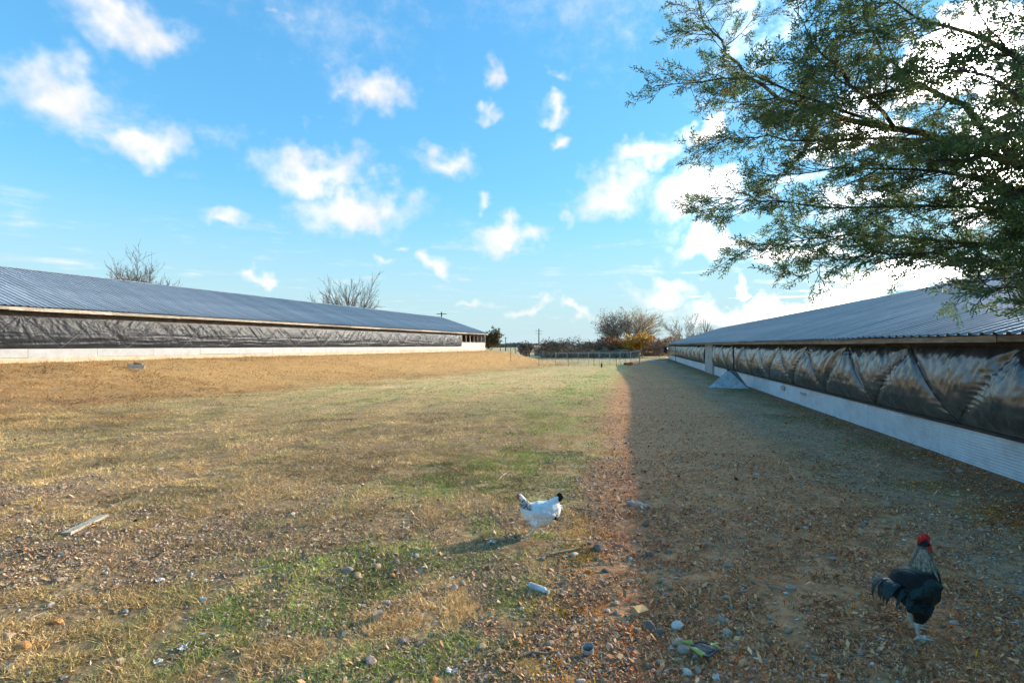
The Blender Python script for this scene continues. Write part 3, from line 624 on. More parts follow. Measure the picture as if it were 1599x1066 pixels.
b = on_ground(1068, 96); tree('oak_tree', 'thinly leaved pale tree behind the far end of the right roof', b, top_h(487, 96, b), 7.2, 62, kids=(8, 5, 4, 4, 2), maxl=4, fan=True, spread=.72, trop=.5, r0=.045, twig=.013, leaves=400, lcol=[(.4, .28, .15), (.34, .24, .15)], lsize=.16, trunkf=.5)
b = on_ground(1102, 98); tree('oak_tree', 'rightmost bare tree showing above the right roof line', b, top_h(489, 98, b), 5.4, 71, kids=(7, 5, 4, 4, 2), maxl=4, fan=True, spread=.8, trop=.5, r0=.045, twig=.013, bark=M_barkd, leaves=200, lcol=[(.36, .25, .15)], lsize=.16, trunkf=.55)
b = on_ground(1004, 98); tree('autumn_tree', 'low tree full of bright yellow orange leaves beyond the fence', b, top_h(521, 98, b), 6.0, 83, kids=(9, 6, 4), maxl=3, spread=.95, trop=.2, r0=.03, twig=.02, leaves=5200, lcol=[(.72, .38, .05), (.62, .31, .05), (.76, .48, .09), (.5, .25, .06)], lsize=.23, trunkf=.5)
b = on_ground(948, 100); tree('autumn_tree', 'rounded rust brown leafy tree left of the yellow one', b, top_h(526, 100, b), 6.2, 97, kids=(9, 6, 4), maxl=3, spread=.95, trop=.2, r0=.03, twig=.02, leaves=4600, lcol=[(.40, .18, .08), (.32, .14, .07), (.46, .23, .10)], lsize=.22, trunkf=.5)
b = on_ground(1030, 94); tree('autumn_tree', 'pinkish tan half bare bush next to the yellow tree', b, top_h(527, 94, b), 4.8, 99, kids=(9, 6, 4), maxl=3, spread=.9, trop=.3, r0=.02, twig=.018, leaves=1700, lcol=[(.36, .22, .14), (.3, .17, .1)], lsize=.17, trunkf=.5)
b = on_ground(1050, 110); tree('autumn_tree', 'pale russet bush just behind the far corner of the right house', b, top_h(520, 110, b), 5.6, 101, kids=(9, 6, 4), maxl=3, spread=.9, trop=.3, r0=.02, twig=.018, leaves=1500, lcol=[(.38, .24, .15), (.3, .17, .1)], lsize=.18, trunkf=.5)
for i, (px_, Y, tp, w, lab) in enumerate(((820, 78, 531, 1.6, 'thin bare sapling at the left edge of the brush line'), (829, 80, 535, 2.4, 'small bare bush beside the thin sapling at the left of the brush line'), (862, 84, 527, 5.2, 'grey bare bush at the left end of the thicket'),
        (893, 90, 523, 7.4, 'tall grey brown bare bush in the middle of the thicket'), (921, 96, 526, 5.6, 'bare bush between the tall grey bush and the rust brown tree'))):
    b = on_ground(px_, Y); tree('bare_bush', lab, b, top_h(tp, Y, b), w, 120 + i, 'bush', kids=(12, 6, 5), maxl=3, spread=.85, trop=.5, r0=.012, twig=.022, leaves=500, lcol=[(.12, .10, .06), (.1, .08, .06)], lsize=.16, trunkf=.5, bark=M_barkd)

# far woodland: reads as one mass
g = np.random.default_rng(5); V = []; Cc = []
def wood_mass(x0, x1, Yc, dY, n, hfun, size, cols):
    px_ = g.uniform(x0, x1, n); Y = Yc + g.uniform(-dY, dY, n); X = (px_ - 800) / F * Y
    h = hfun(px_) * Y / F; z = g.random(n) ** .8 * h + ground_z(X, Y) - .1
    p = np.stack([X, Y, z], 1); a = g.normal(0, 1, (n, 3)); a[:, 2] *= 1.4; a /= np.linalg.norm(a, axis=1)[:, None]; b = np.cross(a, g.normal(0, 1, (n, 3))); b /= np.linalg.norm(b, axis=1)[:, None]
    s = size * g.uniform(.5, 1.4, n)[:, None]
    V.append(np.stack([p - a * s, p + b * s * .4, p + a * s, p - b * s * .4], 1).reshape(-1, 3))
    Cc.append(np.repeat(np.array(cols)[g.integers(0, len(cols), n)] * g.uniform(.6, 1.3, n)[:, None], 4, 0))
wood_mass(835, 1052, 118, 8, 26000, lambda p: 12 + 9 * fbm(p * .05, p * 0, 3, 3) + 4 * sstep(900, 960, p), .26, [(.38, .31, .25), (.44, .34, .26), (.32, .26, .20), (.42, .29, .20)])
wood_mass(845, 1000, 96, 4, 9000, lambda p: 10 + 8 * fbm(p * .09, p * 0, 3, 8), .2, [(.28, .24, .17), (.24, .21, .15), (.32, .27, .18)])
wood_mass(690, 890, 700, 60, 5000, lambda p: 3.5 + 4.5 * fbm(p * .11, p * 0, 3, 13), 1.6, [(.07, .085, .075), (.06, .075, .075)])
wood_mass(-900, 690, 760, 40, 16000, lambda p: 4 + 5 * fbm(p * .05, p * 0, 3, 13), 1.9, [(.07, .085, .075), (.06, .075, .075)])
wood_mass(1050, 2900, 240, 30, 16000, lambda p: 9 + 12 * fbm(p * .03, p * 0, 3, 13), .9, [(.09, .08, .055), (.075, .065, .045), (.11, .08, .05)])
V = np.concatenate(V); o = stuff(link('far_woodland', np_mesh('far_woodland', V, np.arange(len(V)).reshape(-1, 4), np.concatenate(Cc)), M_leaf)); o['label'] = 'low dark thicket and far treeline along the horizon'

# ------------------------------------------------------------------ the big cedar reaching in from the right
M_cbark = pmat('cedar_bark', (.12, .085, .065), .9, .3, 5, .6, 25, stretch=(1, 1, .25))
M_spray = pmat('cedar_foliage', (.06, .08, .04), .6, .15, 4, attr='tint', spec=.3, transl=.42)
TB = Vector((4.75, 2.75, 0)); TB.z = gz(TB.x, TB.y) - .1
ced = empty('cedar_tree', TB); tag(ced, 'big evergreen cedar whose dark feathery branches reach in from the upper right', 'tree')
R = random.Random(3)
trunk = MB(); tp = [Vector((0, 0, 0)), Vector((.04, 0, 1)), Vector((.02, .05, 2.2)), Vector((-.03, .06, 3.6)), Vector((.03, 0, 5.2)), Vector((0, .05, 7.2)), Vector((.02, 0, 9.4))]
trunk.tube(tp, [.26, .21, .19, .16, .12, .08, .03], 10)
def trunk_at(z):
    for a, b in zip(tp[:-1], tp[1:]):
        if a.z <= z <= b.z: return a.lerp(b, (z - a.z) / (b.z - a.z))
    return tp[-1]
LIMBS = [  # polylines as (column, row, depth) points of the photograph, thickness at the root
 ([(1660,285,3.8),(1599,255,4.1),(1500,225,4.5),(1400,203,4.8),(1290,178,5.2),(1190,135,5.5),(1135,85,5.7),(1100,35,5.8),(1085,-10,5.8)], .075, 1.0),
 ([(1640,280,3.7),(1570,235,4.0),(1500,165,4.2),(1430,135,4.4),(1380,85,4.6),(1350,30,4.7),(1335,-40,4.8)], .06, 1.0),
 ([(1500,225,4.5),(1400,215,5.0),(1290,222,5.4),(1200,215,5.7),(1140,215,5.9),(1095,240,6.0)], .03, .8),
 ([(1400,203,4.8),(1280,160,4.9),(1180,120,5.0),(1100,128,5.1),(1025,134,5.2)], .026, .55),
 ([(1650,310,3.8),(1560,285,4.2),(1430,262,4.6),(1310,262,5.0),(1200,275,5.3)], .045, .85),
 ([(1650,345,3.8),(1560,330,4.2),(1430,320,4.6),(1290,325,5.0),(1180,312,5.3),(1105,308,5.5)], .035, .8),
 ([(1650,400,3.7),(1560,382,4.0),(1440,372,4.4),(1330,365,4.8),(1240,380,5.1),(1165,388,5.3)], .035, .9),
 ([(1650,430,3.6),(1560,410,3.9),(1460,398,4.2),(1360,395,4.5),(1285,414,4.7),(1240,438,4.8)], .03, .6),
 ([(1680,150,3.6),(1590,90,3.8),(1510,50,4.0),(1430,30,4.2),(1340,-30,4.4)], .05, 1.0),
 ([(1680,60,3.6),(1590,0,3.8),(1500,-40,4.0),(1400,-90,4.2)], .05, .9),
 ([(1680,480,3.4),(1620,450,3.6),(1560,450,3.8),(1530,470,3.9)], .03, .38),
 ([(1700,330,3.4),(1630,400,3.5),(1590,430,3.6),(1560,455,3.7)], .03, .38),
 ([(1400,203,4.8),(1330,130,4.7),(1270,70,4.7),(1240,15,4.8)], .03, .85),
 ([(1430,135,4.4),(1360,150,4.3),(1300,120,4.3),(1250,120,4.3)], .022, .6),
 ([(1700,220,3.4),(1620,170,3.5),(1540,120,3.6),(1470,100,3.8)], .035, .7),
 ([(1720,300,3.2),(1640,200,3.2),(1590,170,3.2)], .03, .6),
]
limb_mb = MB(); twig_mb = MB(); sprays = []
def loc(p): return Vector(p) - TB
def emit(pts, side_len, lvl, droop):
    L = sum((b - a).length for a, b in zip(pts[:-1], pts[1:]))
    step = .074 if lvl == 0 else .072
    s = .12 * L if lvl == 0 else .06; flip = 1
    while s < L:
        q = s; i = 0
        while i < len(pts) - 2 and q > (pts[i + 1] - pts[i]).length: q -= (pts[i + 1] - pts[i]).length; i += 1
        d = (pts[i + 1] - pts[i]).normalized(); p = pts[i] + d * min(q, (pts[i + 1] - pts[i]).length); t = s / L
        nd = rotated(d, R.uniform(.55, 1.05), R.uniform(0, 6.28)); nd.z = nd.z * .5 - droop * .8 * R.random(); nd.normalize()
        if lvl == 0:
            l = side_len * R.uniform(.35, 1.0) * (1 - .55 * t) * (.7 if t < .15 else 1)
            n = 4; c = [p]; e = nd.copy()
            for k in range(n): e = (e + Vector((R.gauss(0, .16), R.gauss(0, .16), R.gauss(.02, .12)))).normalized(); c.append(c[-1] + e * (l / n))
            twig_mb.tube(c, [.010 * (l + .3), .008 * (l + .3), .006 * (l + .3), .004, .002], 4, False)
            emit(c, .34, 1, .1)
        else:
            l = side_len * R.uniform(.4, 1.0) * (1 - .4 * t); c = [p, p + nd * l * .5, p + (nd + Vector((0, 0, .12))) .normalized() * l]
            twig_mb.tube(c, [.004, .003, .0015], 3, False)
            m = max(2, int(l / .055))
            for k in range(m):
                a = c[0].lerp(c[2], (k + .9) / m); sprays.append((a - TB * 0, rotated((c[2] - c[0]), R.uniform(.1, .75), R.uniform(0, 6.28)), R.uniform(.09, .175)))
        s += step * R.uniform(.6, 1.5) * (1.0 if lvl == 0 else 1.0); flip = -flip
    sprays.append((pts[-1], (pts[-1] - pts[-2]).normalized(), .12))
allp = []
for pl, r, sl_ in LIMBS:
    pts = [loc(at(*p)) for p in pl]
    if pl[0][0] > 1600:
        z = max(.8, pts[0].z - .25); pts = [trunk_at(z)] + pts
    # smooth and roughen
    q = []
    for a, b in zip(pts[:-1], pts[1:]):
        for k in range(3): q.append(a.lerp(b, k / 3) + Vector((R.gauss(0, .012), R.gauss(0, .012), R.gauss(0, .012))))
    q.append(pts[-1]); n = len(q)
    limb_mb.tube(q, [max(r * .62 * (1 - .9 * i / (n - 1)), .004) for i in range(n)], 7, True); emit(q, sl_, 0, .22); allp.append(q)
for i in range(12):                      # limbs on the sides away from the yard, shorter
    z = 2.2 + i * .6; az = 2.0 + i * 2.4; d = Vector((math.cos(az), math.sin(az), .35)); d = d if d.x > -.2 else Vector((-d.x, d.y, .35))
    l = max(.5, 2.1 - z * .2); p = trunk_at(z); q = [p + d * (l * k / 4) + Vector((0, 0, -.03 * k * k)) for k in range(5)]
    if q[-1].x + TB.x > 5.2 and q[-1].z < 3.2: continue
    limb_mb.tube(q, [.05, .04, .03, .02, .008], 6, True); emit(q, .7, 0, .1)
trunk.build('trunk', M_cbark, ced, smooth=True); limb_mb.build('limbs', M_cbark, ced, smooth=True)
crown = twig_mb.build('crown', M_cbark, ced)
def spray_mesh(seed):
    Rr = random.Random(seed); quads = []
    def dia(p, d, l, w):
        u = d.orthogonal().normalized(); u = (Matrix.Rotation(Rr.uniform(0, 6.28), 3, d) @ u)
        quads.append([p, p + d * l * .5 + u * w, p + d * l, p + d * l * .5 - u * w])
    dia(Vector((0, 0, 0)), Vector((1, 0, 0)), 1.0, .022)
    for k in range(9):
        t = .08 + .88 * k / 8; d = rotated(Vector((1, 0, 0)), Rr.uniform(.5, .85), k * 2.3 + Rr.random()); l = .5 * (1 - .55 * t) * Rr.uniform(.7, 1.1)
        p = Vector((t, 0, 0)); dia(p, d, l, .035)
        for j in range(3):
            dia(p + d * l * (.15 + .28 * j), rotated(d, Rr.uniform(.4, .8), j * 2.6 + Rr.random()), l * Rr.uniform(.5, .7), .033)
    return np.array([[tuple(v) for v in q] for q in quads])
SM = [spray_mesh(i) for i in range(5)]; V = []; Cc = []; g = np.random.default_rng(2)
SP = [(np.array(a), np.array(d), s) for a, d, s in sprays]
if len(SP) > 10800: SP = [SP[i] for i in g.permutation(len(SP))[:10800]]
print('sprays', len(sprays), len(SP))
CP = np.array([(.12, .19, .07), (.14, .21, .075), (.18, .22, .075), (.26, .23, .085), (.10, .16, .07)])
for k, (a, d, s) in enumerate(SP):
    d = d / np.linalg.norm(d); u = np.cross(d, g.normal(0, 1, 3)); u /= np.linalg.norm(u); w = np.cross(d, u)
    M3 = np.stack([d, u, w], 1) * s; q = SM[k % 5] @ M3.T + a; V.append(q.reshape(-1, 3))
    pw = (.28, .28, .2, .12, .12); Cc.append(np.tile(CP[g.choice(5, p=pw)] * g.uniform(.7, 1.4), (len(q) * 4, 1)))
V = np.concatenate(V); link('foliage', np_mesh('foliage', V, np.arange(len(V)).reshape(-1, 4), np.concatenate(Cc)), M_spray, crown)
print('cedar quads', len(V) // 4)

# ------------------------------------------------------------------ fence, poles and far things
M_post = pmat('galvanized_post', (.58, .58, .56), .55, .15, 6, metallic=.3)
M_wire = pmat('fence_wire', (.34, .35, .36), .6, .1, 6, metallic=.3)
FY = 60.0
def fence_run(label, xs, Y, hpx, posts_mat, wire=True, rail=True, r=.035, panel=.22):
    p0 = on_ground(xs[0], Y, 0); e = empty('wire_fence', p0); tag(e, label, 'fence', 'wire fences'); b0 = Vector(p0); H = hpx * Y / F
    P = [Vector(on_ground(x, Y + random.uniform(-.2, .2), 0)) - b0 for x in xs]
    for p in P: MB().tube([p - Vector((0, 0, .2)), p + Vector((random.uniform(-.04, .04), 0, H))], r, 6).build('post', posts_mat, e)
    for a, b in zip(P[:-1], P[1:]):
        up = Vector((0, 0, H - .05))
        if rail: MB().tube([a + up, b + up], .03, 5).build('top_rail', posts_mat, e)
        if wire:
            m = MB(); L = (b - a).length; n = max(3, int(L / panel))
            for k in range(n):
                for s in (0, 1):
                    t0 = k / n; t1 = min(1, max(0, t0 + (H / L) * (.6 if s == 0 else -.6)))
                    hh = abs(t1 - t0) * L / .6
                    if hh > .05: m.tube([a.lerp(b, t0) + Vector((0, 0, .04)), a.lerp(b, t1) + Vector((0, 0, min(hh, H - .05)))], .009, 3, False)
            for z in (.1, .5, .9): m.tube([a + Vector((0, 0, H * z)), b + Vector((0, 0, H * z))], .009, 3, False)
            m.build('wire_mesh', M_wire, e)
    return e
fence_run('chain link fence with pale posts and top rail across the far end of the yard', [868, 886, 903, 919, 936, 953, 969, 985, 1000], FY, 20, M_post)
fence_run('wire fence on thin dark posts in front of the chain link fence', [798, 842, 888, 928, 963, 999], 55.5, 22, M_steel, rail=False, r=.024, panel=.6)
fence_run('low field fence far left beside the olive brown shrub', [782, 790, 805, 822], 70, 18, M_steel, rail=False, r=.045, panel=.8)
def pole(label, px_, Y, top, r, arms):
    b = on_ground(px_, Y, -.2); e = empty('utility_pole', b); tag(e, label, 'pole', 'utility poles'); H = top_h(top, Y, b)
    MB().tube([(0, 0, 0), (0, 0, H)], [r, r * .7], 7).build('shaft', M_barkd, e)
    for z, w in arms: MB().box(-w, w, -.06, .06, H - z - .06, H - z + .06).build('cross_arm', M_barkd, e)
    return e
pole('utility pole standing behind the far end of the left roof', 690, 92, 487, .17, [(.35, .9)])
pole('tall slim transmission pole on the horizon above the brush', 842, 230, 513, .3, [(1.0, 1.6), (2.2, 1.6)])
pole('faint far pole left of the brush near the olive shrub', 790, 260, 526, .25, [(.6, 1.2)])
M_orange = pmat('orange_plastic', (.75, .16, .03), .5, .15, 8)
M_black = pmat('black_plastic', (.02, .02, .022), .45, .2, 8)
def tub(label, px_, py_, w, h, mat, name='plastic_tub', cat='tub', rx=0):
    p = gp(px_, py_); b = MB(); k = 14; prof = [(.85, 0), (1, 1), (1.06, 1), (1.06, .94), (.96, .94), (.8, .08)]
    vs = [(w * r * math.cos(6.283 * i / k), w * .8 * r * math.sin(6.283 * i / k), h * z) for r, z in prof for i in range(k)]
    fs = [(j * k + i, j * k + (i + 1) % k, (j + 1) * k + (i + 1) % k, (j + 1) * k + i) for j in range(5) for i in range(k)] + [tuple(range(k))[::-1], tuple(5 * k + i for i in range(k))]
    b.add(vs, fs); return tag(b.build(name, mat, loc=(p.x, p.y, p.z + (w * .5 if rx else -.01)), rot=(rx, 0, .5)), label, cat)
tub('orange plastic tub lying at the far end of the yard by the fence', 984, 570, .42, .30, M_orange)
tub('small black tub beside the orange tub by the far fence', 977, 569.5, .22, .25, M_black)
p = gp(940, 574); e = empty('stake', p); tag(e, 'short dark stake standing alone before the far fence', 'stake'); MB().tube([(0, 0, -.1), (.02, 0, .55)], .03, 6).build('shaft', M_steel, e); MB().box(-.07, .07, -.05, .05, .04, .38, .01).build('feed_can', M_black, e)
for px_, py_, w, lab in ((1022, 564.5, .38, 'white flat scrap board near the far right house corner, the larger of two'), (1038, 566, .24, 'smaller white scrap board right beside the far house corner')):
    p = gp(px_, py_); tag(MB().box(-w, w, -.3, .3, 0, .10, .04).build('scrap_board', M_white, loc=p, rot=(.1, .05, .3)), lab, 'board')

# tent shaped galvanized hood on the ground by the right wall
p0 = gp(1112, 607); p1 = gp(1161, 606); w = (p1 - p0).length; mid = (p0 + p1) / 2
hd = empty('metal_hood', mid, -.38); tag(hd, 'blue grey galvanized tent shaped metal hood leaning by the right wall', 'metal hood')
a = w / 2; hgt = .70; ax = .02; dp = .55
MB().add([(-a, 0, 0), (a, 0, 0), (ax, .16, hgt), (-a + .02, .012, -.0), (a - .02, .012, 0), (ax, .172, hgt - .02)], [(0, 1, 2), (5, 4, 3), (0, 2, 5, 3), (1, 4, 5, 2)]).build('front_panel', M_galv, hd)
MB().add([(-a, 0.003, 0), (ax, .163, hgt), (ax + .30, dp, hgt * .9), (.02, dp + .1, 0)], [(0, 1, 2, 3)]).build('side_panel', M_galv, hd)
MB().add([(a, 0.003, 0), (ax, .163, hgt), (ax + .30, dp, hgt * .9), (a * 1.05, dp + .1, 0)], [(0, 1, 2, 3)]).build('side_panel', M_galv, hd)
MB().tube([(-a, -.004, .012), (a, -.004, .012)], .012, 5).build('bottom_lip', M_galv, hd)
MB().box(ax - .035, ax + .05, .12, .2, hgt - .03, hgt + .05, .01).build('ridge_clip', M_steel, hd)

# weathered block of wood against the left house footing
p = gp(212, 567.5); b = MB(); b.box(-.25, .25, -.14, .14, -.04, .15, .05); b.box(-.05, .22, -.1, .1, .14, .22, .04)
tag(b.build('wood_chunk', M_woodg, loc=p, rot=(0, .12, .5)), 'grey weathered chunk of wood at the foot of the left house', 'wood')
# ------------------------------------------------------------------ birds
def loft(mb, rings, seg=16):
    vs = []; n = len(rings)
    for (x, z, hw, hh, ang) in rings:
        a = math.radians(ang); ux, uz = -math.sin(a), math.cos(a)
        for k in range(seg):
            t = 2 * math.pi * k / seg; vs.append((x + ux * hh * math.sin(t), hw * math.cos(t), z + uz * hh * math.sin(t)))
    fs = [(i * seg + k, i * seg + (k + 1) % seg, (i + 1) * seg + (k + 1) % seg, (i + 1) * seg + k) for i in range(n - 1) for k in range(seg)]
    fs += [tuple(range(seg))[::-1], tuple((n - 1) * seg + k for k in range(seg))]
    mb.add(vs, fs)
def foot(mb, p, r, L, yaw=0.0):
    p = Vector(p)
    for a, l in ((0, 1), (.62, .85), (-.62, .85), (math.pi - .2, .5)):
        d = Vector((math.cos(a + yaw), math.sin(a + yaw), 0)); mb.tube([p + Vector((0, 0, r)), p + d * L * l * .5 + Vector((0, 0, r * 1.3)), p + d * L * l + Vector((0, 0, r * .6))], [r * 1.15, r, r * .6], 6)
def fused(mb, voxel, smooth=5):
    me = mb.mesh('raw'); bm = bmesh.new(); bm.from_mesh(me); bmesh.ops.recalc_face_normals(bm, faces=bm.faces); bm.to_mesh(me); bm.free()
    ob = bpy.data.objects.new('raw', me); C.objects.link(ob)
    m = ob.modifiers.new('r', 'REMESH'); m.mode = 'VOXEL'; m.voxel_size = voxel
    s = ob.modifiers.new('s', 'SMOOTH'); s.iterations = smooth; s.factor = .5
    dg = bpy.context.evaluated_depsgraph_get(); res = bpy.data.meshes.new_from_object(ob.evaluated_get(dg)); bpy.data.objects.remove(ob); bpy.data.meshes.remove(me)
    return res
def paint(me, fn):
    n = len(me.vertices); co = np.empty(n * 3, np.float32); me.vertices.foreach_get('co', co); co = co.reshape(-1, 3)
    c4 = np.ones((n, 4), np.float32); c4[:, :3] = fn(co)
    a = me.color_attributes.new('tint', 'FLOAT_COLOR', 'POINT'); a.data.foreach_set('color', c4.ravel()); me.shade_smooth(); return me
def feather(mb, p, d, up, L, W, curl, seg=7):
    """curved vane: starts at p along d, bends towards -up by curl"""
    p = Vector(p); d = Vector(d).normalized(); up = (Vector(up) - d * Vector(up).dot(d)).normalized(); s = d.cross(up); vs = []; q = p.copy(); dd = d.copy()
    for i in range(seg):
        t = i / (seg - 1); w = W * math.sin(math.pi * min(.97, .12 + .85 * t)) ** .6 * (1 if t < .8 else (1 - t) * 4 + .15)
        n = dd.cross(s).normalized() * -1
        vs += [q - s * w - n * w * .25, q + n * 0.0, q + s * w - n * w * .25]
        dd = (Matrix.Rotation(-curl / seg, 3, s) @ dd).normalized(); q = q + dd * (L / (seg - 1))
    mb.add(vs, [(i * 3 + k, i * 3 + k + 1, (i + 1) * 3 + k + 1, (i + 1) * 3 + k) for i in range(seg - 1) for k in (0, 1)])
def plate(mb, poly, y, th):
    n = len(poly); cx = sum(p[0] for p in poly) / n; cz = sum(p[1] for p in poly) / n
    vs = [(x, y - th * .3, z) for x, z in poly] + [(x, y + th * .3, z) for x, z in poly] + [(cx, y - th, cz), (cx, y + th, cz)]
    mb.add(vs, [(i, (i + 1) % n, n + (i + 1) % n, n + i) for i in range(n)] + [((i + 1) % n, i, 2 * n) for i in range(n)] + [(n + i, n + (i + 1) % n, 2 * n + 1) for i in range(n)])
def ball(mb, c, r, seg=8, sq=1.0):
    vs = []; fs = []
    for i in range(1, 5):
        for k in range(seg): a = math.pi * i / 5; b = 6.283 * k / seg; vs.append((c[0] + r * math.sin(a) * math.cos(b), c[1] + r * sq * math.sin(a) * math.sin(b), c[2] + r * math.cos(a)))
    for i in range(3): fs += [(i * seg + k, i * seg + (k + 1) % seg, (i + 1) * seg + (k + 1) % seg, (i + 1) * seg + k) for k in range(seg)]
    fs += [tuple(range(seg))[::-1], tuple(3 * seg + k for k in range(seg))]; mb.add(vs, fs)
def wing(mb, cx, cz, L, H, y, side, tilt):
    """folded wing: a shield of overlapping feather rows, pointed at the rear"""
    ca, sa = math.cos(tilt), math.sin(tilt); K = 12; J = 8; vs = []
    for i in range(K + 1):
        u = i / K; half = H * (math.sin(math.pi * min(1, (u * .93 + .07))) ** .55) * (1 - .35 * u)
        for j in range(J + 1):
            v = 2 * j / J - 1; x = L * (.5 - u); z = half * v - .12 * H * u
            y_ = y * (1 - .30 * v * v) * (1 - .18 * u * u) + .004 * math.sin(u * 26 + v * 5)
            vs.append((cx + x * ca - z * sa, side * y_, cz + x * sa + z * ca))
    mb.add(vs, [(i * (J + 1) + j, i * (J + 1) + j + 1, (i + 1) * (J + 1) + j + 1, (i + 1) * (J + 1) + j) for i in range(K) for j in range(J)])
M_red = pmat('red_comb', (.88, .03, .03), .5, .25, 40, .2, 120)
M_redh = pmat('pale_red_comb', (.62, .12, .09), .55, .2, 40, .2, 120)
M_beak = pmat('horn_beak', (.42, .33, .2), .5, .2, 40)
M_eye = pmat('eye', (.02, .012, .008), .1, .1, 5, spec=.8)
M_plumw = pmat('white_plumage', (.8, .8, .8), .8, .10, 28, .5, 70, attr='tint', spec=.2)
M_plumb = pmat('black_plumage', (.01, .01, .012), .55, .3, 30, .6, 80, attr='tint', spec=.22)
M_blackf = pmat('black_feathers', (.014, .012, .012), .5, .3, 30, .4, 60, spec=.25)
M_teal = pmat('green_black_feathers', (.008, .03, .026), .4, .4, 25, .4, 60, spec=.35)
M_hack = pmat('silver_hackle', (.46, .38, .25), .75, .5, 45, .3, 90, col2=(.06, .05, .04), stretch=(3, 3, .6))
M_whitef = pmat('white_feathers', (.88, .86, .82), .8, .12, 30, .2, 60, col2=(.66, .67, .7))

# hen: walking to the left
p = gp(842, 836)
hen = empty('hen', p, math.radians(180 + 6)); hen.scale = (1.03,) * 3
tag(hen, 'white hen with black flecked neck and black tail walking left in the sun', 'hen', 'chickens')
b = MB()
loft(b, [(-.185, .235, .012, .025, -10), (-.160, .222, .050, .066, -10), (-.11, .203, .075, .095, -4), (-.04, .186, .088, .106, 0), (.03, .188, .086, .106, 10), (.08, .212, .068, .085, 32), (.112, .25, .047, .056, 58),
         (.133, .288, .031, .036, 64), (.148, .318, .023, .026, 55), (.160, .338, .0215, .023, 30), (.178, .343, .018, .018, 5), (.192, .341, .009, .010, 0)])
loft(b, [(-.07, .235, .05, .05, 150), (-.115, .262, .042, .048, 140), (-.150, .296, .026, .036, 125), (-.168, .325, .010, .016, 118)])
for s, fx, kx, fz in ((1, .105, .06, 0), (-1, -.05, .0, .0)):
    b.tube([(.0 + fx * .2, s * .042, .14), (.012 + fx * .35, s * .042, .10), (kx * .8 + .0, s * .042, .068), (kx + (fx - kx) * .4, s * .04, .038), (fx, s * .04, .008)], [.050, .036, .017, .0085, .0085], 8)
    foot(b, (fx, s * .04, .0), .0065, .05)
me = fused(b, .0045, 4)
def hen_col(c):
    x, y, z = c.T; r = np.tile(np.array((.88, .86, .82)), (len(c), 1)); nz_ = fbm(x * 90 + y * 60, z * 30, 3, 4)
    neck = sstep(.050, .085, x) * sstep(.225, .245, z - (x - .1) * .2) * (1 - sstep(.312, .324, z)); st = sstep(.42, .55, fbm((x + z) * 160, (y + x - z) * 90, 2, 9))
    r = mix(r, np.array((.03, .03, .035)), neck * (.35 + .6 * st))
    r = mix(r, np.array((.33, .33, .36)), .55 * sstep(.55, .7, nz_) * (z < .17) * (z > .08)); r = mix(r, np.array((.6, .10, .08)), sstep(.164, .174, x) * (z > .315))
    r = mix(r, np.array((.66, .58, .42)), (z < .066) * .9); return r
link('body', paint(me, hen_col), M_plumw, hen)
for s in (1, -1):
    w = MB(); wing(w, -.035, .205, .20, .068, .098, s, .12); w.build('wing', M_whitef, hen, smooth=True)
    w = MB(); [feather(w, (-.085 - .006 * i, s * (.078 - .004 * i), .198 - .014 * i), (-1, -s * .25, -.25 - .1 * i), (0, s, 0), .075, .008, .2) for i in range(3)]; w.build('flight_feathers', M_blackf, hen, smooth=True)
    w = MB(); ball(w, (.169, s * .0195, .346), .0045); w.build('eye', M_eye, hen)
    w = MB(); plate(w, [(.176, .332), (.186, .33), (.184, .312), (.176, .305), (.170, .316)], s * .008, .005); w.build('wattle', M_redh, hen)
w = MB(); plate(w, [(.188, .352), (.186, .363), (.180, .358), (.176, .368), (.170, .361), (.165, .367), (.160, .357), (.17, .350)], 0, .005); w.build('comb', M_redh, hen)
w = MB(); w.tube([(.186, 0, .342), (.200, 0, .339), (.210, 0, .331)], [.008, .0055, .001], 6); w.build('beak', M_beak, hen)
for i in range(9):
    s = (i - 4) / 4; w = MB(); feather(w, (-.140 - .003 * abs(i - 4), s * .016, .285), (-.55 - .25 * abs(s), s * .35, 1 - .25 * abs(s)), (0, 1 if s >= 0 else -1, .2), .085 - .012 * abs(s), .016, .35); w.build('tail_feather', M_blackf, hen, smooth=True)
for i in range(5):
    w = MB(); s = (i - 2) / 2; feather(w, (-.13, s * .03, .24), (-1, s * .3, .15 + .1 * (2 - abs(i - 2))), (0, 0, 1), .075, .016, .3); w.build('saddle_feather', M_whitef, hen, smooth=True)

# rooster: standing in the shade, facing right
p = gp(1424, 991)
roo = empty('rooster', p, math.radians(12)); tag(roo, 'black rooster with silver neck and bright red comb standing in the shade', 'rooster', 'chickens')
b = MB()
loft(b, [(-.135, .285, .02, .035, -5), (-.105, .285, .055, .070, 0), (-.05, .272, .090, .112, 8), (.01, .262, .104, .128, 14), (.065, .282, .098, .122, 34), (.090, .332, .080, .088, 58), (.088, .388, .063, .060, 84),
         (.078, .435, .046, .044, 96), (.076, .475, .034, .034, 82), (.085, .505, .029, .030, 42), (.106, .511, .024, .024, 0), (.122, .507, .011, .012, -10)])
for s, fx, kx, lift in ((-1, .0, -.012, 0), (1, .075, .055, .0)):
    b.tube([(.012 + kx, s * .05, .20), (.014 + kx, s * .05, .15), (.008 + kx, s * .05, .112), (-.012 + kx, s * .05, .082), (-.004 + kx, s * .048, .045), (fx, s * .048, .012)], [.066, .048, .028, .0125, .0105, .0105], 8)
    foot(b, (fx, s * .048, 0), .0085, .082, .1)
me = fused(b, .0055, 4)
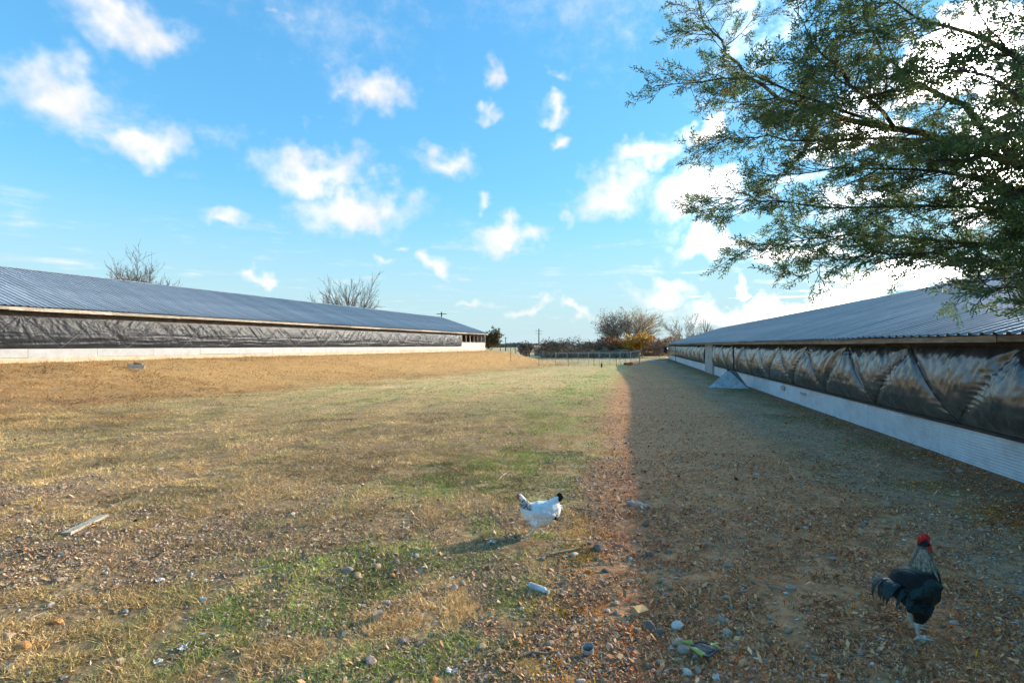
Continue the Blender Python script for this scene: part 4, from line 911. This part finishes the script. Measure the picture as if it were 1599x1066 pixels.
def roo_col(c):
    x, y, z = c.T; r = np.tile(np.array((.014, .012, .012)), (len(c), 1)); n_ = fbm(x * 50, z * 50 + y * 20, 3, 4)
    r = mix(r, np.array((.012, .05, .045)), sstep(.5, .68, n_) * (z < .32) * .8); st = sstep(.40, .6, fbm((x + y) * 150, z * 22, 2, 19))
    r = mix(r, np.array((.36, .32, .24)), sstep(.36, .40, z) * (1 - sstep(.492, .505, z)) * (.25 + .65 * st)); r = mix(r, np.array((.5, .02, .02)), sstep(.092, .10, x) * (z > .488))
    r = mix(r, np.array((.58, .54, .46)), z < .098); return r
link('body', paint(me, roo_col), M_plumb, roo)
hk = random.Random(8)
w = MB()
for i in range(120):
    a = hk.uniform(0, 6.283); z = hk.uniform(.375, .485); k = (z - .36) / .13; rad = .072 - .040 * k; cx = .090 - .013 * k
    px0 = (cx + rad * .96 * math.cos(a), rad * math.sin(a), z); feather(w, px0, (.30 * math.cos(a), .30 * math.sin(a), -1), (math.cos(a), math.sin(a), .2), hk.uniform(.06, .10), .0055, -.1, 5)
w.build('hackle', M_hack, roo, smooth=True)
for s in (1, -1):
    w = MB(); wing(w, -.015, .285, .20, .066, .112, s, .22); w.build('wing', M_teal if s < 0 else M_blackf, roo, smooth=True)
    w = MB(); ball(w, (.094, s * .0275, .514), .006); w.build('eye', M_eye, roo)
    w = MB(); plate(w, [(.096, .500), (.118, .502), (.128, .485), (.122, .458), (.108, .448), (.096, .464)], s * .014, .007); w.build('wattle', M_red, roo, smooth=True)
    w = MB(); ball(w, (.082, s * .029, .495), .012, 8, .4); w.build('ear_lobe', M_red, roo)
w = MB(); plate(w, [(.126, .522), (.128, .545), (.119, .541), (.114, .561), (.104, .552), (.095, .571), (.084, .556), (.070, .568), (.062, .551), (.046, .556), (.044, .538), (.034, .528), (.05, .518), (.09, .520)], 0, .009); w.build('comb', M_red, roo)
w = MB(); w.tube([(.116, 0, .508), (.134, 0, .505), (.148, 0, .494)], [.011, .008, .001], 7); w.build('beak', M_beak, roo)
for i in range(9):
    s = (i - 4) / 4; w = MB(); feather(w, (-.100, s * .03, .305), (-.85, s * .30, .75 - .2 * abs(s)), (0.6, 0, 1), .128 - .010 * abs(i - 4), .021, 1.7 + .3 * abs(s)); w.build('tail_feather', M_blackf, roo, smooth=True)
for i in range(6):
    s = (i - 2.5) / 2.5; w = MB(); feather(w, (-.100, s * .035, .31), (-.75, s * .35, .9), (.8, 0, 1), hk.uniform(.17, .22), .014, 3.0); w.build('sickle_feather', M_teal, roo, smooth=True)
for i in range(16):
    s = hk.uniform(-1, 1); w = MB(); feather(w, (-.075 + hk.uniform(-.03, .03), s * .055, .345 - .05 * abs(s)), (-1, s * .8, -.45 - .5 * abs(s)), (0, s * .6, 1), hk.uniform(.10, .16), .010, .5); w.build('saddle_feather', M_teal, roo, smooth=True)

# ------------------------------------------------------------------ loose things on the ground
def stone_mesh(seed, blocky=0.0):
    bm = bmesh.new(); bmesh.ops.create_icosphere(bm, subdivisions=2, radius=1); Rr = random.Random(seed)
    cuts = [(Vector((Rr.gauss(0, 1), Rr.gauss(0, 1), Rr.gauss(0, 1))).normalized(), Rr.uniform(.62, .9)) for _ in range(9)]
    for v in bm.verts:
        for nrm, dd in cuts:
            k = v.co.dot(nrm) - dd
            if k > 0: v.co -= nrm * k
        v.co *= 1 + Rr.uniform(-.03, .03)
    me = bpy.data.meshes.new('stone'); bm.to_mesh(me); bm.free(); return me
M_st = {k: pmat('stone_' + k, c, .9, .25, 6, .35, 22, objvar=.18, col2=tuple(a * .72 for a in c), spec=.25) for k, c in dict(
    tan=(.52, .36, .23), grey=(.46, .36, .28), dark=(.24, .18, .14), pale=(.66, .58, .48), yellow=(.58, .40, .19), orange=(.66, .31, .11), red=(.40, .16, .11), pink=(.56, .38, .29)).items()}
SMESH = {}
def stone(px_, py_, w, kind, label, flat=.65, group=None, asp=1.25, seed=None):
    p = gp(px_, py_); r = w * .43 * p.y / F; k = (kind, (seed if seed is not None else random.randrange(7)))
    if k not in SMESH: SMESH[k] = stone_mesh(k[1])
    o = link('stone', SMESH[k], M_st[kind], loc=(p.x, p.y, p.z + r * flat * .45), rot=(random.uniform(-.2, .2), random.uniform(-.2, .2), random.uniform(0, 6)), scale=(r * asp, r, r * flat * 1.1))
    return tag(o, label, 'stone', group or 'loose stones')
for a in [(543,893,20,'grey','grey stone on the bare patch, just left of the yellow one'),(559,901,18,'yellow','yellowish stone on the bare patch right of the grey one'),
 (700,917,14,'tan','left stone of the trio in the green grass'),(710,919,15,'grey','middle stone of the trio in the green grass'),(723,912,14,'tan','right stone of the trio in the green grass'),
 (936,858,24,'dark','dark stone right of the short stick near the hen'),(1016,868,15,'dark','dark rounded stone at the edge of the shade level with the hen'),
 (1015,979,22,'dark','brown flat stone left of the pale plastic wrapped stone'),(1031,988,20,'dark','dark stone just below the brown flat stone at the shade edge'),(1059,980,25,'pale','pale grey stone, largest of the cluster at the shade edge'),
 (1078,972,16,'red','reddish brown stone right of the pale grey stone'),(1135,934,14,'tan','lone round stone in the shade above the cluster'),(1127,970,20,'grey','grey stone in the shade right of the reddish one'),
 (1137,991,21,'tan','wide flat tan stone in the shade right of the cluster'),(1155,989,13,'grey','small stone touching the wide flat tan stone'),(1060,1006,22,'pink','flat pinkish stone above the torn bag'),
 (1069,1017,24,'grey','rounded grey stone partly under the torn bag'),(1058,1033,15,'yellow','round yellowish stone left of the torn bag'),(1074,1052,18,'pale','pale stone at the bottom edge below the torn bag'),(1090,1049,18,'tan','tan stone at the bottom edge right of the pale one'),
 (881,928,14,'grey','grey pebble right of the white bottle'),(951,1012,18,'tan','tan stone right of the grey cup'),(996,985,14,'yellow','yellowish stone left of the brown flat stone'),(859,1007,16,'tan','flat tan stone right of the orange chip'),
 (810,1004,18,'orange','bright orange stone chip in the litter at the bottom'),(872,1024,12,'grey','grey pebble below the flat tan stone near the bottom'),(1290,817,13,'tan','tan stone in the shade far up right of the cluster'),(1236,919,15,'grey','grey stone left of the rooster beside the long twig'),
 (1232,986,14,'tan','tan stone in the shade at left of the rooster, low down'),(1489,973,12,'pale','white oval pebble right of the rooster feet'),(1291,1060,12,'tan','tan stone at the bottom edge under the rooster side'),
 (89,972,17,'orange','orange tan stone in the lower left grass'),(80,944,10,'pale','small pale stone above the orange tan one at lower left'),(12,996,20,'tan','tan stone at the left edge near the bottom'),(37,1012,24,'orange','large orange tan stone at the lower left corner'),
 (152,966,9,'yellow','small yellow stone right of the orange tan one at lower left'),(92,907,15,'tan','flat tan stone below the wooden plank'),(327,1005,10,'orange','small orange stone in the grass right of the white scraps'),(580,1034,23,'pink','big pinkish stone in green grass near the bottom'),
 (752,1012,18,'tan','tan stone at the bottom centre left of the orange chip'),(779,1018,13,'yellow','yellow stone left of the orange chip'),(710,992,9,'red','small brick red stone in the bottom centre litter'),(630,1003,15,'pink','upright pinkish stone among dark litter at bottom centre'),
 (678,1062,16,'orange','orange stone at the bottom edge beside the white paper'),(590,886,15,'tan','tan stone on the bare patch above the yellow one'),(620,878,13,'grey','grey stone at the right end of the bare patch'),(1385,790,16,'tan','pale tan stone in the shade near the wall weeds'),
 (1372,744,10,'tan','tan stone near the right wall under the weeds')]:
    stone(*a)
# more stones that nothing tells apart
k = 0; sr = random.Random(12)
while k < 270:
    px_, py_ = (sr.uniform(0, 1599), 700 + 366 * sr.random() ** .8) if k % 2 else (sr.gauss(1000, 130), 850 + 216 * sr.random()); p = gp(px_, py_); z = zones(np.array([p.x]), np.array([p.y]))
    if sr.random() > float(z['litter'][0]) * .9 + .05 or z['bank'][0] > .3: continue
    kd = sr.choice(['tan', 'tan', 'grey', 'pink', 'dark', 'yellow', 'pale', 'orange']); wd_ = dict(tan='tan', grey='grey', pink='pinkish', dark='dark brown', yellow='yellowish', pale='pale', orange='orange')[kd]; sh = 'in the shade of the right house' if z['n'][0] > .1 else 'in the sunlit litter'
    stone(px_, py_, sr.uniform(5, 12), kd, 'small %s pebble lying loose %s' % (wd_, sh), group='small %s pebbles %s' % (wd_, sh), asp=sr.uniform(1, 1.5), flat=sr.uniform(.5, .8)); k += 1

M_plank = pmat('pale_plank', (.50, .42, .31), .85, .2, 5, .3, 40, col2=(.36, .29, .2), stretch=(1, 8, 1))
M_stick = pmat('stick_wood', (.30, .22, .15), .85, .3, 12, .3, 60)
M_sticky = pmat('yellow_wood', (.42, .31, .17), .85, .25, 12, .3, 60)
M_paper = pmat('white_scrap', (.70, .68, .64), .6, .1, 25, .3, 60)
M_film = pmat('grey_plastic_film', (.56, .53, .50), .35, .15, 20, .3, 50)
def ends(a, b): pa, pb = gp(*a), gp(*b); return pa, pb, (pa + pb) / 2, math.atan2(pb.y - pa.y, pb.x - pa.x), (pb - pa).length
def lath(a, b, w, t, mat, label, name='plank', cat='plank'):
    pa, pb, m, rz, L = ends(a, b); q = MB(); q.box(-L / 2, L / 2, -w / 2, w / 2, 0, t, min(w, t) * .12)
    return tag(q.build(name, mat, loc=(m.x, m.y, max(m.z, (pa.z + pb.z) / 2) + .004), rot=(0, -math.atan2(pb.z - pa.z, L), rz)), label, cat)
lath((103, 836), (163, 807), .075, .022, M_plank, 'pale wooden plank lying in the grass at left')
lath((860, 867), (908, 857), .026, .014, M_sticky, 'short flat yellowish stick below the hen', 'stick', 'stick')
lath((40, 890), (63, 883), .012, .006, M_plank, 'thin white splinter below the plank at left', 'splinter', 'splinter')
lath((90, 896), (107, 891), .010, .006, M_plank, 'short pale splinter right of the thin white one', 'splinter', 'splinter')
def twig(pts, r, mat, label):
    P = [gp(*q) + Vector((0, 0, r * 1.2 + .003 * (i % 2))) for i, q in enumerate(pts)]; c = P[0].copy()
    return tag(MB().tube([q - c for q in P], [r * (1 - .5 * i / (len(P) - 1)) for i in range(len(P))], 6).build('twig', mat, loc=c), label, 'twig', 'twigs')
twig([(890, 793), (908, 796), (928, 799)], .008, M_stick, 'brown twig on the ground behind the hen tail')
twig([(768, 800), (782, 818), (796, 833)], .006, M_stick, 'dark bent twig before the hen')
twig([(1335, 957), (1365, 958), (1395, 968), (1418, 972)], .005, M_sticky, 'long thin pale twig running up to the rooster feet')
twig([(1200, 916), (1215, 921), (1230, 926)], .008, M_stick, 'straight brown twig in the shade left of the grey stone')
twig([(780, 748), (788, 741), (796, 736)], .006, M_plank, 'pale twig in the grass above the hen')
twig([(808, 1028), (830, 1021), (853, 1023), (870, 1020)], .009, M_stick, 'grey brown crooked twig near the bottom centre')
twig([(1030, 922), (1036, 912), (1038, 904)], .004, M_sticky, 'thin curved straw at the shade edge')
twig([(740, 875), (733, 864), (718, 870)], .004, M_stick, 'small thin twig at the tip of the hen shadow')
twig([(45, 968), (58, 962), (70, 957)], .005, M_plank, 'pale twig above the orange tan stone at lower left')
twig([(955, 1005), (963, 1012), (971, 1018)], .006, M_stick, 'short grey twig right of the tan stone near the cup')
def scrap(px_, py_, w, mat, label, name='paper_scrap', cat='scrap', crum=.35, seed=0, lift=.4):
    p = gp(px_, py_); r = w * .4 * p.y / F; Rr = random.Random(seed + int(px_)); K = 7; vs = []
    for i in range(K):
        for j in range(K):
            u, v = i / (K - 1) * 2 - 1, j / (K - 1) * 2 - 1; f = 1 - .25 * abs(u * v) + Rr.uniform(-.12, .12)
            vs.append((u * r * f, v * r * .75 * f, r * (.12 + lift * abs(math.sin(u * 2.2 + seed) * math.cos(v * 1.9)) + Rr.uniform(0, crum))))
    n = K * K; vs2 = vs + [(x, y, z - .004) for x, y, z in vs]
    fs = [(i * K + j, i * K + j + 1, (i + 1) * K + j + 1, (i + 1) * K + j) for i in range(K - 1) for j in range(K - 1)]
    fs = fs + [tuple(q + n for q in f[::-1]) for f in fs]
    m = MB(); m.add(vs2, fs); return tag(m.build(name, mat, loc=p, rot=(0, 0, Rr.uniform(0, 6))), label, cat)
for i, a in enumerate([(706,1049,24,M_paper,'crumpled white paper at the bottom centre edge'),(250,907,17,M_paper,'bright white torn scrap in the left grass'),(318,937,17,M_paper,'white scrap beside a dark hollow in the left grass'),
 (285,1014,22,M_paper,'flat white scrap at lower left, nearest the bottom'),(247,1034,17,M_paper,'upright pale scrap below left of the flat white one'),(607,942,14,M_film,'grey plastic scrap above the square block'),
 (1120,1060,22,M_paper,'torn white scrap at the bottom edge in the shade'),(197,955,12,M_film,'greyish scrap in the left grass between white scraps'),(114,880,9,M_paper,'small white triangle scrap below the plank'),(320,907,11,M_paper,'small white scrap right of the bright torn one'),
 (101,1060,16,M_film,'grey scrap at the bottom left edge'),(472,1058,16,M_film,'bluish grey scrap at the bottom edge in the grass'),(519,1035,12,M_paper,'white curled scrap at bottom left of the green tufts'),(1048,1013,14,M_paper,'white torn strip left of the flat pinkish stone'),
 (769,848,17,M_paper,'white scrap lying at the tip of the hen shadow'),(706,903,10,M_film,'pale blue scrap above the stone trio'),(1162,922,16,M_film,'grey white feathery scrap in the shade above the cluster')]):
    scrap(*a, seed=i)
scrap(1011, 793, 15, M_film, 'crumpled clear plastic lump behind the hen at the shade edge', 'plastic_wad', 'plastic', .5, 3, .8)
pa, pb, m, rz, L = ends((980, 787), (1006, 792)); q = MB(); q.tube([(-L / 2, 0, .02), (-L / 4, .01, .028), (0, -.008, .022), (L / 4, .006, .03), (L / 2, 0, .024)], [.012, .02, .014, .02, .012], 7)
tag(q.build('plastic_wad', M_film, loc=m, rot=(0, 0, rz)), 'twisted strip of grey plastic left of the crumpled clear lump', 'plastic')
pa, pb, m, rz, L = ends((827, 917), (858, 929)); bt = empty('plastic_bottle', m + Vector((0, 0, .02)), rz); tag(bt, 'small white plastic bottle lying in the litter below the hen', 'bottle')
MB().tube([(-L * .5, 0, .002), (-L * .48, 0, 0), (L * .28, 0, 0), (L * .36, 0, 0), (L * .40, 0, 0)], [.012, .021, .021, .013, .010], 12).build('body', M_paper, bt, smooth=False)
MB().tube([(L * .40, 0, 0), (L * .5, 0, 0)], [.013, .012], 12).build('cap', M_film, bt)
p = gp(590, 968); tag(MB().box(-.028, .028, -.024, .024, -.01, .052, .004).build('block', M_st['tan'], loc=p, rot=(.06, -.04, .5)), 'square tan block standing in the green grass', 'block')
p = gp(998, 960); tag(MB().box(-.045, .045, -.026, .026, 0, .045, .006).build('brick_fragment', M_st['yellow'], loc=p, rot=(.25, .1, .6)), 'tan brick fragment tilted at the edge of the shade', 'brick')
p = gp(920, 1021); cp = tub('grey paper cup stub standing in the litter at bottom centre', 920, 1020, .032, .06, M_film, 'paper_cup', 'cup'); cp.rotation_euler = (.25, -.2, .3)
# torn feed bag
p = gp(1095, 1024); bagm = pmat('black_bag', (.025, .03, .032), .35, .2, 12, .3, 40); bg_ = empty('feed_bag', p, -.2); tag(bg_, 'torn black bag scrap with yellow green edges in the shade', 'bag')
def patch(pts, z, th, mat, name):
    n = len(pts); m = MB(); vs = [(x, y, z + random.uniform(0, .02)) for x, y in pts]; m.add(vs + [(x, y, zz - th) for x, y, zz in vs], [tuple(range(n)), tuple(range(2 * n - 1, n - 1, -1))] + [(i, i + n, (i + 1) % n + n, (i + 1) % n) for i in range(n)]); return m.build(name, mat, bg_)
patch([(-.05, -.03), (.03, -.06), (.085, .0), (.07, .06), (.0, .055), (-.05, .03)], .03, .004, bagm, 'sheet')
lime = pmat('lime_print', (.55, .62, .12), .5, .15, 12)
patch([(-.12, .035), (-.04, .045), (-.03, .028), (-.10, .018)], .04, .004, lime, 'edge_strip'); patch([(-.06, -.03), (-.01, -.075), (.01, -.07), (-.03, -.02)], .045, .004, lime, 'edge_strip'); patch([(.055, .0), (.10, .045), (.09, .055), (.045, .015)], .045, .004, lime, 'edge_strip')
# little white feathers
fm = []
for i in range(4):
    q = MB(); feather(q, (0, 0, .003), (1, 0, .12), (0, .2, 1), .05, .010, random.uniform(.2, .9), 6); q.tube([(-.012, 0, .002), (.045, 0, .006)], .0012, 3); fm.append(q.mesh('white_feather'))
sr = random.Random(4)
for i in range(70):
    shade = sr.random() < .6
    px_, py_ = (sr.uniform(1010, 1590), sr.uniform(640, 1040)) if shade else (sr.uniform(10, 1000), sr.uniform(860, 1060)); p = gp(px_, py_)
    if frame_coords(p.x, p.y)[0] < .3: continue
    o = link('white_feather', fm[i % 4], M_whitef, loc=p, rot=(sr.uniform(-.3, .3), sr.uniform(-.3, .1), sr.uniform(0, 6)), scale=(sr.uniform(.45, 1.0) * (1 if p.y < 6 else 1.3),) * 3)
    sh = 'in the shade of the right house' if shade else 'in the sunlit grass'; tag(o, 'small white feather lying loose ' + sh, 'feather', 'white feathers ' + sh)
